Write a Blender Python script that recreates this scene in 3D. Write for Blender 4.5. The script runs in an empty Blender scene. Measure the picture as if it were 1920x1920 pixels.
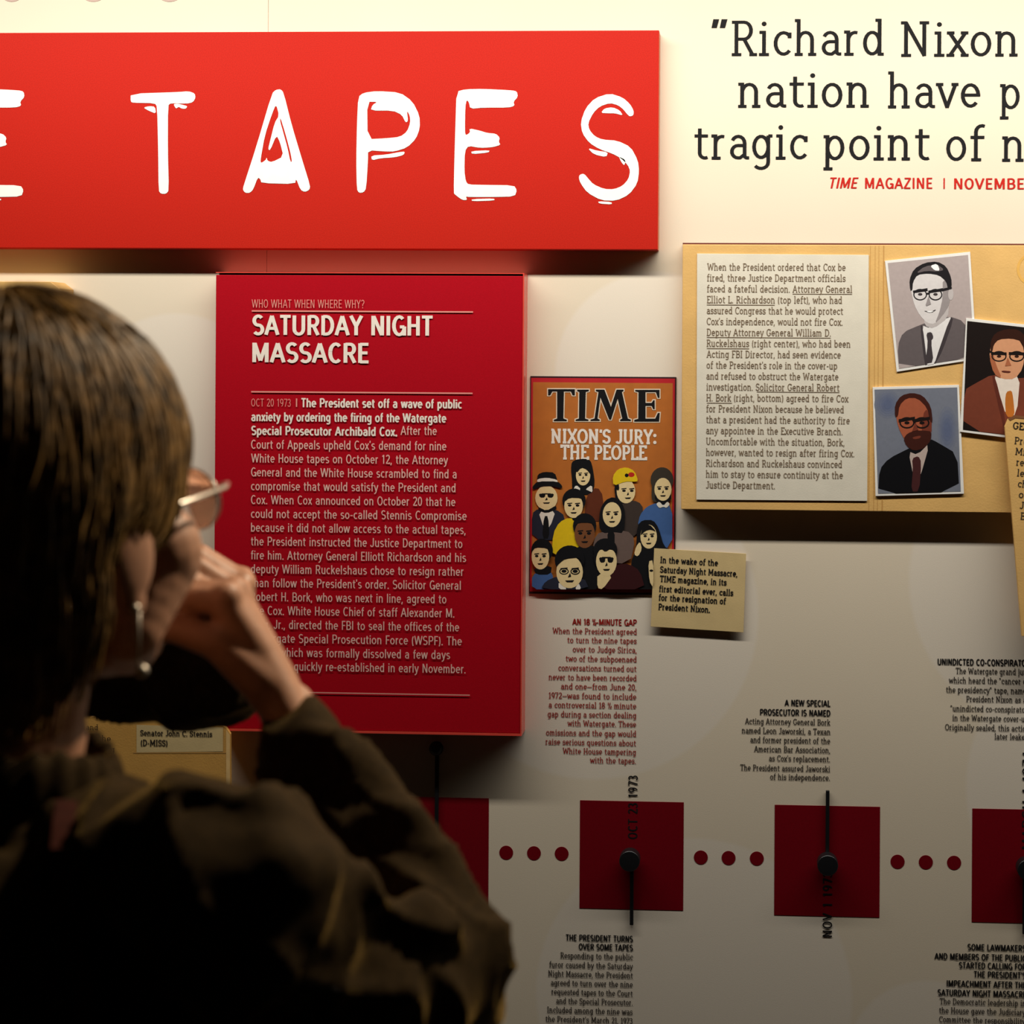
import bpy, bmesh, math, random
from mathutils import Vector, Matrix, noise
from mathutils.bvhtree import BVHTree

random.seed(7)
S = bpy.context.scene
COL = S.collection

# ------------------------------------------------------------------ camera
F = 3200.0                      # focal length in pixels of the 1920 frame
PX0, PY0 = 1232.0, 660.0        # principal point (shifted lens)
DIST = 2.4
YAW, ROLL = math.radians(3.02), 0.006
CAM = Vector((0.0, -DIST, 1.6))
Fv = Vector((-math.sin(YAW), math.cos(YAW), 0))
R0 = Vector((math.cos(YAW), math.sin(YAW), 0))
U0 = Vector((0, 0, 1))
Rv = R0 * math.cos(ROLL) + U0 * math.sin(ROLL)
Uv = U0 * math.cos(ROLL) - R0 * math.sin(ROLL)
cd = bpy.data.cameras.new('camera')
cam = bpy.data.objects.new('camera', cd)
COL.objects.link(cam)
S.camera = cam
cd.sensor_width = 36.0
cd.lens = 36.0 * F / 1920.0
cd.shift_x = (960 - PX0) / 1920.0
cd.shift_y = (PY0 - 960) / 1920.0
cam.matrix_world = Matrix((
    (Rv.x, Uv.x, -Fv.x, CAM.x), (Rv.y, Uv.y, -Fv.y, CAM.y), (Rv.z, Uv.z, -Fv.z, CAM.z), (0, 0, 0, 1)))
cd.clip_start = 0.05
cd.dof.use_dof = True
cd.dof.focus_distance = 2.38
cd.dof.aperture_fstop = 6.5

# ------------------------------------------------------------------ world, light, exposure
wd = bpy.data.worlds.new('dim_gallery')
S.world = wd
wd.use_nodes = True
wd.node_tree.nodes['Background'].inputs[0].default_value = (1.0, 0.72, 0.5, 1)
wd.node_tree.nodes['Background'].inputs[1].default_value = 0.004

def area_light(name, loc, aim, sx, sy, power, color, spread):
    ld = bpy.data.lights.new(name, 'AREA')
    ld.shape = 'RECTANGLE'; ld.size = sx; ld.size_y = sy
    ld.energy = power; ld.color = color; ld.spread = spread
    o = bpy.data.objects.new(name, ld); COL.objects.link(o)
    o.location = loc
    o.rotation_euler = (Vector(aim) - Vector(loc)).to_track_quat('-Z', 'Y').to_euler()
    return o
# the row of wall-washer lamps above the exhibit, as one long fluorescent strip
area_light('wall_washer', (0.18, -0.48, 2.29), (0.18, -0.05, 1.74), 3.2, 0.05, 17.8, (1.0, 0.975, 0.91), math.radians(130))
# added spot without a known fixture, clear of the wall, to rim the visitor
sl = bpy.data.lights.new('added_rim_spot', 'SPOT'); sl.energy = 150.0; sl.color = (1.0, 0.82, 0.58)
sl.spot_size = math.radians(32); sl.spot_blend = 0.6; sl.shadow_soft_size = 0.05
so = bpy.data.objects.new('added_rim_spot', sl); COL.objects.link(so); so.location = (0.55, -0.42, 2.75)
so.rotation_euler = (Vector((-0.40, -1.32, 1.42)) - so.location).to_track_quat('-Z', 'Y').to_euler()

S.view_settings.view_transform = 'Standard'
S.view_settings.look = 'None'
S.view_settings.gamma = 1.0
S.view_settings.use_curve_mapping = False
S.view_settings.exposure = 0.0

# ------------------------------------------------------------------ helpers
def w(px, py, d=0.0):
    """photo pixel -> point on the plane d metres in front of the wall"""
    v = Fv + Rv * ((px - PX0) / F) - Uv * ((py - PY0) / F)
    t = (-d - CAM.y) / v.y
    return CAM + v * t

def at(px, py, dist):
    """photo pixel -> point at the given depth from the camera"""
    return CAM + (Fv + Rv * ((px - PX0) / F) - Uv * ((py - PY0) / F)) * dist

def mpp(d):
    return (DIST - d) / F

def lin(c):
    return tuple(((x / 255.0) / 12.92 if x <= 10 else (((x / 255.0) + 0.055) / 1.055) ** 2.4) for x in c) + (1.0,)

def mat(name, col, rough=0.6, var=0.06, scale=60.0, bump=0.0, bscale=300.0, metal=0.0, spec=0.5, stretch=None, col2=None):
    m = bpy.data.materials.new(name); m.use_nodes = True
    nt = m.node_tree; b = nt.nodes['Principled BSDF']
    b.inputs['Roughness'].default_value = rough
    b.inputs['Metallic'].default_value = metal
    b.inputs['Specular IOR Level'].default_value = spec
    tc = nt.nodes.new('ShaderNodeTexCoord')
    n = nt.nodes.new('ShaderNodeTexNoise'); n.inputs['Scale'].default_value = scale
    n.inputs['Detail'].default_value = 4
    src = tc.outputs['Object']
    if stretch:
        mp = nt.nodes.new('ShaderNodeMapping'); mp.inputs['Scale'].default_value = stretch
        nt.links.new(src, mp.inputs['Vector']); src = mp.outputs['Vector']
    nt.links.new(src, n.inputs['Vector'])
    r = nt.nodes.new('ShaderNodeValToRGB')
    c = col if len(col) == 4 else tuple(col) + (1,)
    if col2:
        a0, a1 = c, (col2 if len(col2) == 4 else tuple(col2) + (1,))
    else:
        a0 = tuple(max(0, x * (1 - var)) for x in c[:3]) + (1,)
        a1 = tuple(min(1, x * (1 + var)) for x in c[:3]) + (1,)
    r.color_ramp.elements[0].position = 0.35; r.color_ramp.elements[0].color = a0
    r.color_ramp.elements[1].position = 0.65; r.color_ramp.elements[1].color = a1
    nt.links.new(n.outputs['Fac'], r.inputs['Fac'])
    nt.links.new(r.outputs['Color'], b.inputs['Base Color'])
    if bump:
        n2 = nt.nodes.new('ShaderNodeTexNoise'); n2.inputs['Scale'].default_value = bscale
        nt.links.new(src, n2.inputs['Vector'])
        bp = nt.nodes.new('ShaderNodeBump'); bp.inputs['Strength'].default_value = bump
        bp.inputs['Distance'].default_value = 0.001
        nt.links.new(n2.outputs['Fac'], bp.inputs['Height'])
        nt.links.new(bp.outputs['Normal'], b.inputs['Normal'])
    return m

_flat = {}
def ink(col, rough=0.75):
    key = (tuple(col), rough)
    if key not in _flat:
        _flat[key] = mat('ink', lin(col), rough, 0.03, 200, spec=0.2)
    return _flat[key]

class MB:
    def __init__(s): s.v = []; s.f = []; s.m = []
    def add(s, vs, fs, mi=0):
        o = len(s.v); s.v += [tuple(p) for p in vs]
        for f in fs: s.f.append(tuple(i + o for i in f)); s.m.append(mi)
    def poly(s, pts, mi=0): s.add(pts, [tuple(range(len(pts)))], mi)
    def build(s, name, mats, parent=None, smooth=False):
        me = bpy.data.meshes.new(name); me.from_pydata(s.v, [], s.f)
        for m in (mats if isinstance(mats, (list, tuple)) else [mats]): me.materials.append(m)
        me.polygons.foreach_set('material_index', s.m)
        if smooth: me.polygons.foreach_set('use_smooth', [True] * len(me.polygons))
        me.update()
        return link(name, me, parent)

def link(name, me, parent=None):
    o = bpy.data.objects.new(name, me); COL.objects.link(o)
    if parent is not None:
        bpy.context.view_layer.update()
        o.parent = parent
        o.matrix_parent_inverse = Matrix.Translation(parent.location).inverted()
    return o

def thing(name, loc, label, cat, group=None):
    o = bpy.data.objects.new(name, None); COL.objects.link(o)
    o.location = loc; o.empty_display_size = 0.05
    return tag(o, label, cat, group)

def tag(o, label, cat, group=None):
    o['label'] = label; o['category'] = cat
    if group: o['group'] = group
    return o

def bm_obj(name, bm, mats, parent=None, smooth=False):
    me = bpy.data.meshes.new(name); bm.to_mesh(me); bm.free()
    for m in (mats if isinstance(mats, (list, tuple)) else [mats]): me.materials.append(m)
    if smooth: me.polygons.foreach_set('use_smooth', [True] * len(me.polygons))
    return link(name, me, parent)

def rect(x0, y0, x1, y1, d):
    """mid-edge pixels -> X0, X1, Z0, Z1 on plane d"""
    xm, ym = (x0 + x1) / 2, (y0 + y1) / 2
    return w(x0, ym, d).x, w(x1, ym, d).x, w(xm, y1, d).z, w(xm, y0, d).z

def box_bm(X0, X1, Z0, Z1, d0, d1, bev=0.0015, seg=2):
    bm = bmesh.new()
    bmesh.ops.create_cube(bm, size=1.0)
    for v in bm.verts:
        v.co = Vector((X0 if v.co.x < 0 else X1, -d0 if v.co.y > 0 else -d1, Z0 if v.co.z < 0 else Z1))
    if bev: bmesh.ops.bevel(bm, geom=list(bm.edges), offset=bev, segments=seg, affect='EDGES', profile=0.5)
    return bm

def slab_bm(pts, d0, d1, bev=0.0):
    """prism from a list of (X,Z) points between plane d0 (wall side) and d1 (front)"""
    bm = bmesh.new()
    a = [bm.verts.new((p[0], -d1, p[1])) for p in pts]
    f = bm.faces.new(a)
    r = bmesh.ops.extrude_face_region(bm, geom=[f])
    for v in [g for g in r['geom'] if isinstance(g, bmesh.types.BMVert)]: v.co.y = -d0
    bmesh.ops.recalc_face_normals(bm, faces=bm.faces)
    if bev:
        ed = [e for e in bm.edges if abs(e.verts[0].co.y - e.verts[1].co.y) < 1e-6]
        bmesh.ops.bevel(bm, geom=ed, offset=bev, segments=2, affect='EDGES', profile=0.5)
    return bm

def quad_px(pts, d):
    return [(w(x, y, d).x, w(x, y, d).z) for x, y in pts]

# ---- filled 2-D outlines with holes
def fill(outlines, offset=0.0):
    """list of closed (x,y) outlines, even-odd filled -> verts, faces (z=0)"""
    cu = bpy.data.curves.new('tmp', 'CURVE'); cu.dimensions = '2D'; cu.fill_mode = 'FRONT'; cu.offset = offset
    for ol in outlines:
        sp = cu.splines.new('POLY'); sp.points.add(len(ol) - 1)
        for p, q in zip(sp.points, ol): p.co = (q[0], q[1], 0, 1)
        sp.use_cyclic_u = True
    o = bpy.data.objects.new('tmp', cu)
    me = o.to_mesh()
    vs = [v.co.copy() for v in me.vertices]; fs = [tuple(p.vertices) for p in me.polygons]
    o.to_mesh_clear(); bpy.data.objects.remove(o); bpy.data.curves.remove(cu)
    return vs, fs

def fill_px(mb, outlines, d, mi=0, offset_px=0.0, chaikin=1):
    """outlines in photo pixels, filled on plane d"""
    k = mpp(d)
    ols = []
    for ol in outlines:
        for _ in range(chaikin):
            n = []
            for i in range(len(ol)):
                a, b = ol[i], ol[(i + 1) % len(ol)]
                n += [(a[0] * .78 + b[0] * .22, a[1] * .78 + b[1] * .22), (a[0] * .22 + b[0] * .78, a[1] * .22 + b[1] * .78)]
            ol = n
        ols.append([(w(x, y, d).x, w(x, y, d).z) for x, y in ol])
    vs, fs = fill(ols, offset_px * k)
    mb.add([(v.x, -d, v.y) for v in vs], fs, mi)

def ribbon(pts):
    """variable-width stroke [(x,y,w)] with round ends -> outline"""
    L, Rr = [], []
    n = len(pts)
    for i, (x, y, wd_) in enumerate(pts):
        a = pts[max(0, i - 1)]; b = pts[min(n - 1, i + 1)]
        dx, dy = b[0] - a[0], b[1] - a[1]; l = math.hypot(dx, dy) or 1
        nx, ny = -dy / l, dx / l
        L.append((x + nx * wd_ / 2, y + ny * wd_ / 2)); Rr.append((x - nx * wd_ / 2, y - ny * wd_ / 2))
    return L + Rr[::-1]

# ------------------------------------------------------------------ slab-serif stroke font (cap height 100)
G = {
'a': (60, "@29,46,17,20,155,0 46,12 @52,12,6,7,180,270 58,5;46,40 28,40 @28,22.5,16,17.5,90,270 34,5 46,15"),
'b': (64, "15,2 15,104;5,100 15,100;@33,35.5,19,30.5,180,-180"),
'c': (57, "@33,35.5,21,30.5,48,318;48.5,66 48.5,50"),
'd': (64, "@30,35.5,19,30.5,0,360;49,104 49,0;38,100 49,100;49,4 60,4"),
'e': (60, "11,37 51,37 @31,36,20,30,0,318"),
'f': (44, "20,0 20,82 @36,82,16,18,180,65;6,67 42,67;8,4 34,4"),
'g': (64, "@30,36,19,30,0,360;49,68 49,-8 @30,-8,19,17,0,-145;49,67 60,67"),
'h': (68, "15,0 15,104;5,100 15,100;15,48 @33,46,17,20.5,155,0 50,0;5,4 26,4;40,4 61,4"),
'i': (36, "18,0 18,67 6,67;5,4 31,4;*18,91"),
'j': (34, "20,67 20,-10 @8,-10,12,15,0,-110;8,67 20,67;*20,91"),
'k': (62, "15,0 15,104;5,100 15,100;17,32 45,66;26,43 49,3;34,67 56,67;38,4 60,4;5,4 26,4"),
'l': (36, "18,0 18,100 6,100;5,4 31,4"),
'm': (92, "15,0 15,67 5,67;15,50 @29,47,15,19.5,155,0 44,0;44,50 @58,47,15,19.5,155,0 73,0;5,4 24,4;36,4 53,4;65,4 83,4"),
'n': (68, "15,0 15,67 5,67;15,48 @33,46,17,20.5,155,0 50,0;5,4 26,4;40,4 61,4"),
'o': (62, "@31,35.5,21,30.5,0,360"),
'p': (65, "15,-28 15,67 5,67;@34,35.5,19,30.5,180,-180;5,-24 28,-24"),
'q': (64, "@30,35.5,19,30.5,0,360;49,67 49,-28;38,-24 60,-24"),
'r': (48, "16,0 16,67 5,67;16,44 @34,44,18,22,165,72;6,4 30,4"),
's': (52, "@27,51,16,15.5,35,268 @27,20.5,17,15.5,88,-142;42,66 42,52;10,4 10,18"),
't': (46, "20,88 20,20 @34,19,14,14.5,180,300;6,67 42,67"),
'u': (66, "5,67 15,67 15,22 @31,22,16,17,180,335;49,67 49,0;38,67 49,67;49,4 60,4"),
'v': (58, "8,67 29,3 50,67;0,67 19,67;40,67 58,67"),
'w': (84, "9,67 24,3 42,62 60,3 75,67;0,67 20,67;64,67 84,67"),
'x': (56, "9,66 47,4;47,66 9,4;1,67 20,67;36,67 55,67;0,4 20,4;36,4 56,4"),
'y': (58, "8,67 29,6;51,67 27,-10 16,-24 4,-24;0,67 19,67;41,67 59,67"),
'z': (54, "9,56 9,67 44,67 9,4 46,4 46,16"),
'A': (74, "9,3 37,98 65,3;19,34 55,34;0,4 22,4;52,4 74,4"),
'B': (70, "18,0 18,100;6,96 40,96 @40,73.5,17,22.5,90,-90 18,51;40,51 @42,27.5,20,23.5,90,-90 6,4"),
'C': (70, "@40,50,28,46,45,315;61,95 61,72"),
'D': (76, "18,0 18,100;6,96 34,96 @34,50,31,46,90,-90 6,4"),
'E': (66, "18,0 18,100;6,96 57,96 57,80;18,51 46,51;6,4 59,4 59,20"),
'F': (62, "18,0 18,100;6,96 57,96 57,80;18,49 46,49;6,4 32,4"),
'G': (76, "@40,50,28,46,45,350;68,44 46,44;62,95 62,72"),
'H': (82, "18,0 18,100;64,0 64,100;18,51 64,51;6,4 31,4;6,96 31,96;51,4 76,4;51,96 76,96"),
'I': (40, "20,0 20,100;6,4 34,4;6,96 34,96"),
'J': (52, "38,96 38,26 @21,26,17,22,0,-150;22,96 50,96"),
'K': (76, "18,0 18,100;18,42 58,95;32,56 62,4;6,4 31,4;6,96 31,96;46,96 72,96;50,4 75,4"),
'L': (60, "18,0 18,100;6,96 31,96;6,4 55,4 55,22"),
'M': (94, "16,0 18,96 47,22 76,96 78,0;5,96 18,96;76,96 89,96;5,4 28,4;66,4 90,4"),
'N': (84, "18,0 18,96 64,4 64,100;5,96 20,96;52,96 76,96;6,4 31,4"),
'O': (80, "@40,50,30,46,0,360"),
'P': (66, "18,0 18,100;6,96 38,96 @38,71,19,25,90,-90 18,46;6,4 32,4"),
'Q': (80, "@40,50,30,46,0,360;44,22 66,-8"),
'R': (72, "18,0 18,100;6,96 38,96 @38,72,18,24,90,-90 18,48;38,48 60,4;6,4 31,4;52,4 72,4"),
'S': (62, "@31,73,20,23,35,268 @31,27,21,23,88,-142;50,95 50,76;11,6 11,24"),
'T': (68, "34,0 34,100;8,80 8,96 60,96 60,80;20,4 48,4"),
'U': (80, "18,96 18,32 @40,32,22,28,180,360 62,96;6,96 30,96;50,96 74,96"),
'V': (74, "10,96 37,3 64,96;0,96 24,96;50,96 74,96"),
'W': (104, "10,96 30,3 52,88 74,3 94,96;0,96 24,96;80,96 104,96"),
'X': (72, "10,96 62,4;62,96 10,4;0,96 22,96;50,96 72,96;0,4 22,4;50,4 72,4"),
'Y': (70, "10,96 35,48 60,96;35,48 35,0;0,96 22,96;48,96 70,96;22,4 48,4"),
'Z': (64, "10,80 10,96 54,96 10,4 56,4 56,20"),
'0': (60, "@30,50,19,46,0,360"), '1': (44, "10,82 24,96 24,0;8,4 40,4"),
'2': (58, "@29,72,18,24,160,-30 12,6 48,4 48,16"), '3': (58, "@26,73,17,22.5,155,-90;@26,27,20,23.5,90,-155"),
'4': (60, "42,0 42,96 8,28 54,28"), '7': (56, "8,84 8,96 48,96 22,0"),
'8': (60, "@30,74,17,22,0,360;@30,28,20,24,0,360"), '9': (60, "@30,68,19,28,0,360;49,68 49,50 @24,50,25,46,0,-80"),
'.': (26, "*12,6"), ',': (26, "13,12 7,-16"), "'": (22, "12,100 9,76"), ':': (28, "*14,10;*14,60"),
'-': (40, "6,38 34,38"), '_': (80, "4,38 76,38"), '(': (32, "@34,40,22,64,125,235"), ')': (32, "@-2,40,22,64,55,-55"),
'"': (40, "12,98 9,76;26,98 23,76"), '/': (40, "4,0 36,100"), ' ': (36, ""), '|': (24, "12,-10 12,104"),
'?': (56, "@28,74,18,22,160,-60 28,44 28,26;*28,6"),
'h2': (70, "14,100 14,58;24,0 46,100;52,40 66,40 50,4 68,4"),
}
GS = {
'a': (61, "@29,48,17,18.5,155,0 46,0;46,41 30,40 @28,22.5,16,17.5,90,270 36,5 46,15"), 'b': (62, "14,0 14,100;@32,35.5,18,30.5,180,-180"),
'c': (53, "@31,35.5,20,30.5,50,310"), 'd': (62, "@30,35.5,18,30.5,0,360;48,0 48,100"), 'e': (59, "11,37 50,37 @30.5,36,19.5,30,0,318"),
'f': (38, "18,0 18,82 @32,82,14,14,180,80;5,66 35,66"), 'g': (62, "@30,37,18,29,0,360;48,70 48,-8 @29,-8,19,16,0,-145"),
'h': (62, "14,0 14,100;14,48 @31,47,17,19.5,155,0 48,0"), 'i': (28, "14,0 14,71;14,84 14,98"), 'j': (28, "14,71 14,-10 @4,-10,10,13,0,-90;14,84 14,98"),
'k': (56, "14,0 14,100;15,30 46,71;26,46 49,0"), 'l': (28, "14,0 14,100"), 'm': (88, "14,0 14,71;14,50 @29,47,15,19.5,155,0 44,0;44,50 @59,47,15,19.5,155,0 74,0"),
'n': (62, "14,0 14,71;14,48 @31,47,17,19.5,155,0 48,0"), 'o': (61, "@30.5,35.5,20,30.5,0,360"), 'p': (62, "14,-28 14,71;@32,35.5,18,30.5,180,-180"),
'q': (62, "@30,35.5,18,30.5,0,360;48,71 48,-28"), 'r': (41, "14,0 14,71;14,44 @33,44,19,22,165,80"), 's': (53, "@27,51,15.5,15.5,35,268 @27,20.5,16.5,15.5,88,-142"),
't': (40, "18,90 18,18 @30,18,12,13,180,285;5,66 36,66"), 'u': (62, "14,71 14,24 @31,24,17,19,180,335;48,71 48,0"), 'v': (54, "7,71 27,2;47,71 27,2"),
'w': (80, "7,71 23,2;39,70 23,2;41,70 57,2;73,71 57,2"), 'x': (53, "8,71 45,0;45,71 8,0"), 'y': (54, "7,71 28,4;48,71 25,-12 14,-23 5,-23"), 'z': (52, "7,66 44,66 8,5 46,5"),
'A': (72, "7,0 36,98;65,0 36,98;18,33 54,33"), 'B': (68, "15,0 15,100;15,95 36,95 @37,73,17,22,90,-90 15,51;37,51 @38,28,20,23,90,-90 15,5"), 'C': (68, "@38,50,26,46,48,312"),
'D': (72, "15,0 15,100;15,95 32,95 @32,50,28,45,90,-90 15,5"), 'E': (58, "15,0 15,100;15,95 53,95;15,51 49,51;15,5 54,5"), 'F': (55, "15,0 15,100;15,95 52,95;15,50 47,50"),
'G': (72, "@38,50,26,46,48,350;63,44 41,44;63,46 63,0"), 'H': (72, "15,0 15,100;57,0 57,100;15,51 57,51"), 'I': (30, "15,0 15,100"), 'J': (52, "38,100 38,26 @22,26,16,22,0,-170"),
'K': (68, "15,0 15,100;16,42 56,100;30,58 60,0"), 'L': (54, "15,0 15,100;15,5 52,5"), 'M': (88, "15,0 15,100;73,0 73,100;17,98 44,8;71,98 44,8"), 'N': (74, "15,0 15,100;59,0 59,100;17,98 57,2"),
'O': (74, "@37,50,26,46,0,360"), 'P': (65, "15,0 15,100;15,95 38,95 @38,70,18,25,90,-90 15,45"), 'Q': (74, "@37,50,26,46,0,360;42,20 62,-4"), 'R': (68, "15,0 15,100;15,95 37,95 @37,71,18,24,90,-90 15,47;36,47 58,0"),
'S': (62, "@31,72.5,20,23.5,35,268 @31,27,21,23,88,-145"), 'T': (60, "30,0 30,100;4,95 56,95"), 'U': (72, "14,100 14,30 @36,30,22,26,180,360 58,100"), 'V': (68, "6,100 34,2;62,100 34,2"),
'W': (98, "7,100 27,2;48,98 27,2;50,98 71,2;91,100 71,2"), 'X': (66, "8,100 58,0;58,100 8,0"), 'Y': (64, "6,100 32,46;58,100 32,46;32,48 32,0"), 'Z': (60, "6,95 52,95 6,5 54,5"),
'1': (48, "12,80 28,96 28,0"), '7': (56, "6,95 50,95 24,0"), 'I|': (20, "10,0 10,100"),
}
def ribbon_quads(quads, Q, wt, closed):
    n = len(Q); L = []
    def nrm(p, q):
        dx, dy = q[0] - p[0], q[1] - p[1]; l = math.hypot(dx, dy) or 1; return (-dy / l, dx / l)
    for i in range(n):
        a = Q[i - 1] if (i > 0 or closed) else None
        b = Q[(i + 1) % n] if (i < n - 1 or closed) else None
        m = 1
        if a is None: nx, ny = nrm(Q[i], b)
        elif b is None: nx, ny = nrm(a, Q[i])
        else:
            n1, n2 = nrm(a, Q[i]), nrm(Q[i], b)
            nx, ny = n1[0] + n2[0], n1[1] + n2[1]; l = math.hypot(nx, ny) or 1
            nx /= l; ny /= l
            m = 1 / max(.6, nx * n1[0] + ny * n1[1])
        hw = wt / 2 * m          # horizontals a little thinner than stems
        L.append(((Q[i][0] + nx * hw, Q[i][1] + ny * hw * .86), (Q[i][0] - nx * hw, Q[i][1] - ny * hw * .86)))
    for i in range(n if closed else n - 1):
        a, b = L[i], L[(i + 1) % n]
        quads.append([a[0], a[1], b[1], b[0]])

_cache = {}
def glyph(ch, wt, plain=False):
    k = (ch, wt, plain)
    if k in _cache: return _cache[k]
    adv, s = GS[ch] if (plain and ch in GS) else G.get(ch, G['o'])
    quads = []
    for st in s.split(';'):
        if not st: continue
        if st[0] == '*':
            cx, cy = map(float, st[1:].split(','))
            r = max(6.2, wt * 0.66)
            quads.append([(cx + r * math.cos(i * math.pi / 5), cy + r * math.sin(i * math.pi / 5)) for i in range(10)])
            continue
        P = []
        for tk in st.split():
            if tk[0] == '@':
                cx, cy, rx, ry, a0, a1 = map(float, tk[1:].split(','))
                n = max(4, int(abs(a1 - a0) / 20))
                for i in range(n + 1):
                    a = math.radians(a0 + (a1 - a0) * i / n)
                    P.append((cx + rx * math.cos(a), cy + ry * math.sin(a)))
            else:
                P.append(tuple(map(float, tk.split(','))))
        Q = [P[0]] + [b for a, b in zip(P, P[1:]) if math.hypot(b[0] - a[0], b[1] - a[1]) > .3]
        closed = len(Q) > 3 and math.hypot(Q[0][0] - Q[-1][0], Q[0][1] - Q[-1][1]) < .5
        if closed:
            ribbon_quads(quads, Q[:-1], wt, True)
            continue
        # split at sharp corners, each arm run on a little so that the corner closes
        runs = [[Q[0]]]
        for i in range(1, len(Q)):
            runs[-1].append(Q[i])
            if i < len(Q) - 1:
                ax, ay = Q[i][0] - Q[i-1][0], Q[i][1] - Q[i-1][1]; bx, by = Q[i+1][0] - Q[i][0], Q[i+1][1] - Q[i][1]
                la, lb = math.hypot(ax, ay), math.hypot(bx, by)
                c_ = (ax * bx + ay * by) / (la * lb)
                if c_ < .62:
                    e = wt * (.5 if c_ > -.2 else .22)
                    runs[-1][-1] = (Q[i][0] + ax / la * e, Q[i][1] + ay / la * e * .86)
                    runs.append([(Q[i][0] - bx / lb * e, Q[i][1] - by / lb * e * .86)])
        for r_ in runs: ribbon_quads(quads, r_, wt, False)
    _cache[k] = (adv, quads)
    return _cache[k]

def slab_line(mb, txt, xl, xr, yb, cap, d, wt=10, mi=0, ang=0.0, track=0.0, plain=False, shear=0.0, length=None):
    """one line of slab-serif (or plain) text; xl/xr/yb/cap in photo pixels, fitted between xl and xr"""
    o = w(xl, yb, d)
    W = length if length else abs((w(xr, yb, d) - o).x)
    H = cap * mpp(d)
    x = 0.0; out = []
    chars = list(txt)
    for ch in chars:
        key = 'h2' if ch == '½' else ('_' if ch == '—' else ch)
        adv, q = glyph(key, wt, plain)
        for poly in q: out.append([(px + x, py) for px, py in poly])
        x += adv + track
    if not out: return
    x0 = min(p[0] for q in out for p in q); x1 = max(p[0] for q in out for p in q)
    sx = W / (x1 - x0); sy = H / 100.0
    ca, sa = math.cos(ang), math.sin(ang)
    for i_, q in enumerate(out):
        pts = []; dd = d + (i_ % 31) * 5e-6      # overlapping strokes never share a plane
        for px, py in q:
            u, v = (px - x0) * sx, py * sy
            u += shear * v
            pts.append((o.x + u * ca - v * sa, -dd, o.z + u * sa + v * ca))
        mb.poly(pts, mi)

def sans_line(mb, txt, xl, xr, yb, cap, d, wt=12.0, mi=0, ang=0.0, shear=0.0, length=None, track=0.0):
    slab_line(mb, txt, xl, xr, yb, cap, d, wt, mi, ang, track, True, shear, length)

def rule(mb, x0, x1, y, th, d, mi=0):
    a, b = w(x0, y, d), w(x1, y, d)
    h = th * mpp(d) / 2; z = (a.z + b.z) / 2
    mb.poly([(a.x, -d, z - h), (b.x, -d, z - h), (b.x, -d, z + h), (a.x, -d, z + h)], mi)

# ------------------------------------------------------------------ setting: wall and floor
def wall_material():
    m = bpy.data.materials.new('printed_wall'); m.use_nodes = True
    nt = m.node_tree; b = nt.nodes['Principled BSDF']
    b.inputs['Roughness'].default_value = 0.7; b.inputs['Specular IOR Level'].default_value = 0.25
    tc = nt.nodes.new('ShaderNodeTexCoord')
    N = nt.nodes.new('ShaderNodeTexNoise'); N.inputs['Scale'].default_value = 5; N.inputs['Detail'].default_value = 6
    nt.links.new(tc.outputs['Object'], N.inputs['Vector'])
    base = nt.nodes.new('ShaderNodeMix'); base.data_type = 'RGBA'
    base.inputs['A'].default_value = (0.74, 0.622, 0.462, 1); base.inputs['B'].default_value = (0.78, 0.662, 0.50, 1)
    nt.links.new(N.outputs['Fac'], base.inputs['Factor'])
    last = base.outputs['Result']
    # large pale discs printed on the wallpaper
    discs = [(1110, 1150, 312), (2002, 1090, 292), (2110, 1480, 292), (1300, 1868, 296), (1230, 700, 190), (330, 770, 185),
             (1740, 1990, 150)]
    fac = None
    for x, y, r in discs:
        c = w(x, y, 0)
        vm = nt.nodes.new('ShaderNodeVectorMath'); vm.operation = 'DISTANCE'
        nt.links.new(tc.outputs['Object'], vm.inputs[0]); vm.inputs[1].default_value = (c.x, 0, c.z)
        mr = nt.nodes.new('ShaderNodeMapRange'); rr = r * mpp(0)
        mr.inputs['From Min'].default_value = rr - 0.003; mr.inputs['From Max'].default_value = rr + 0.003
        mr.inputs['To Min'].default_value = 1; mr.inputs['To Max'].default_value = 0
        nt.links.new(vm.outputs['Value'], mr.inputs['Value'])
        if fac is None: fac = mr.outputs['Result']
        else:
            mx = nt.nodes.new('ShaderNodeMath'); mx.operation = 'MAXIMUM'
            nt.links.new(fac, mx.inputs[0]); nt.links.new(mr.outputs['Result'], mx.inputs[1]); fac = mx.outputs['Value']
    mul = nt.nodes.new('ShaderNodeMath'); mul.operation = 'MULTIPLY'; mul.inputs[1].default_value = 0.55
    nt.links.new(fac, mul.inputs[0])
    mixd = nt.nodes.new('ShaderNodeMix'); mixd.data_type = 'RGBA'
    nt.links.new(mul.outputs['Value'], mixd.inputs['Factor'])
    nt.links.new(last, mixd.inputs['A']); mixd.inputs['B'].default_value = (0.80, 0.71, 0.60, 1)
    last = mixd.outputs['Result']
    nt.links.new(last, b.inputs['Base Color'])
    n2 = nt.nodes.new('ShaderNodeTexNoise'); n2.inputs['Scale'].default_value = 700
    nt.links.new(tc.outputs['Object'], n2.inputs['Vector'])
    bp = nt.nodes.new('ShaderNodeBump'); bp.inputs['Strength'].default_value = 0.15; bp.inputs['Distance'].default_value = 0.0005
    nt.links.new(n2.outputs['Fac'], bp.inputs['Height']); nt.links.new(bp.outputs['Normal'], b.inputs['Normal'])
    return m
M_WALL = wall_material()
seam = w(503, 30, 0).x
bm = bmesh.new()
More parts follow.
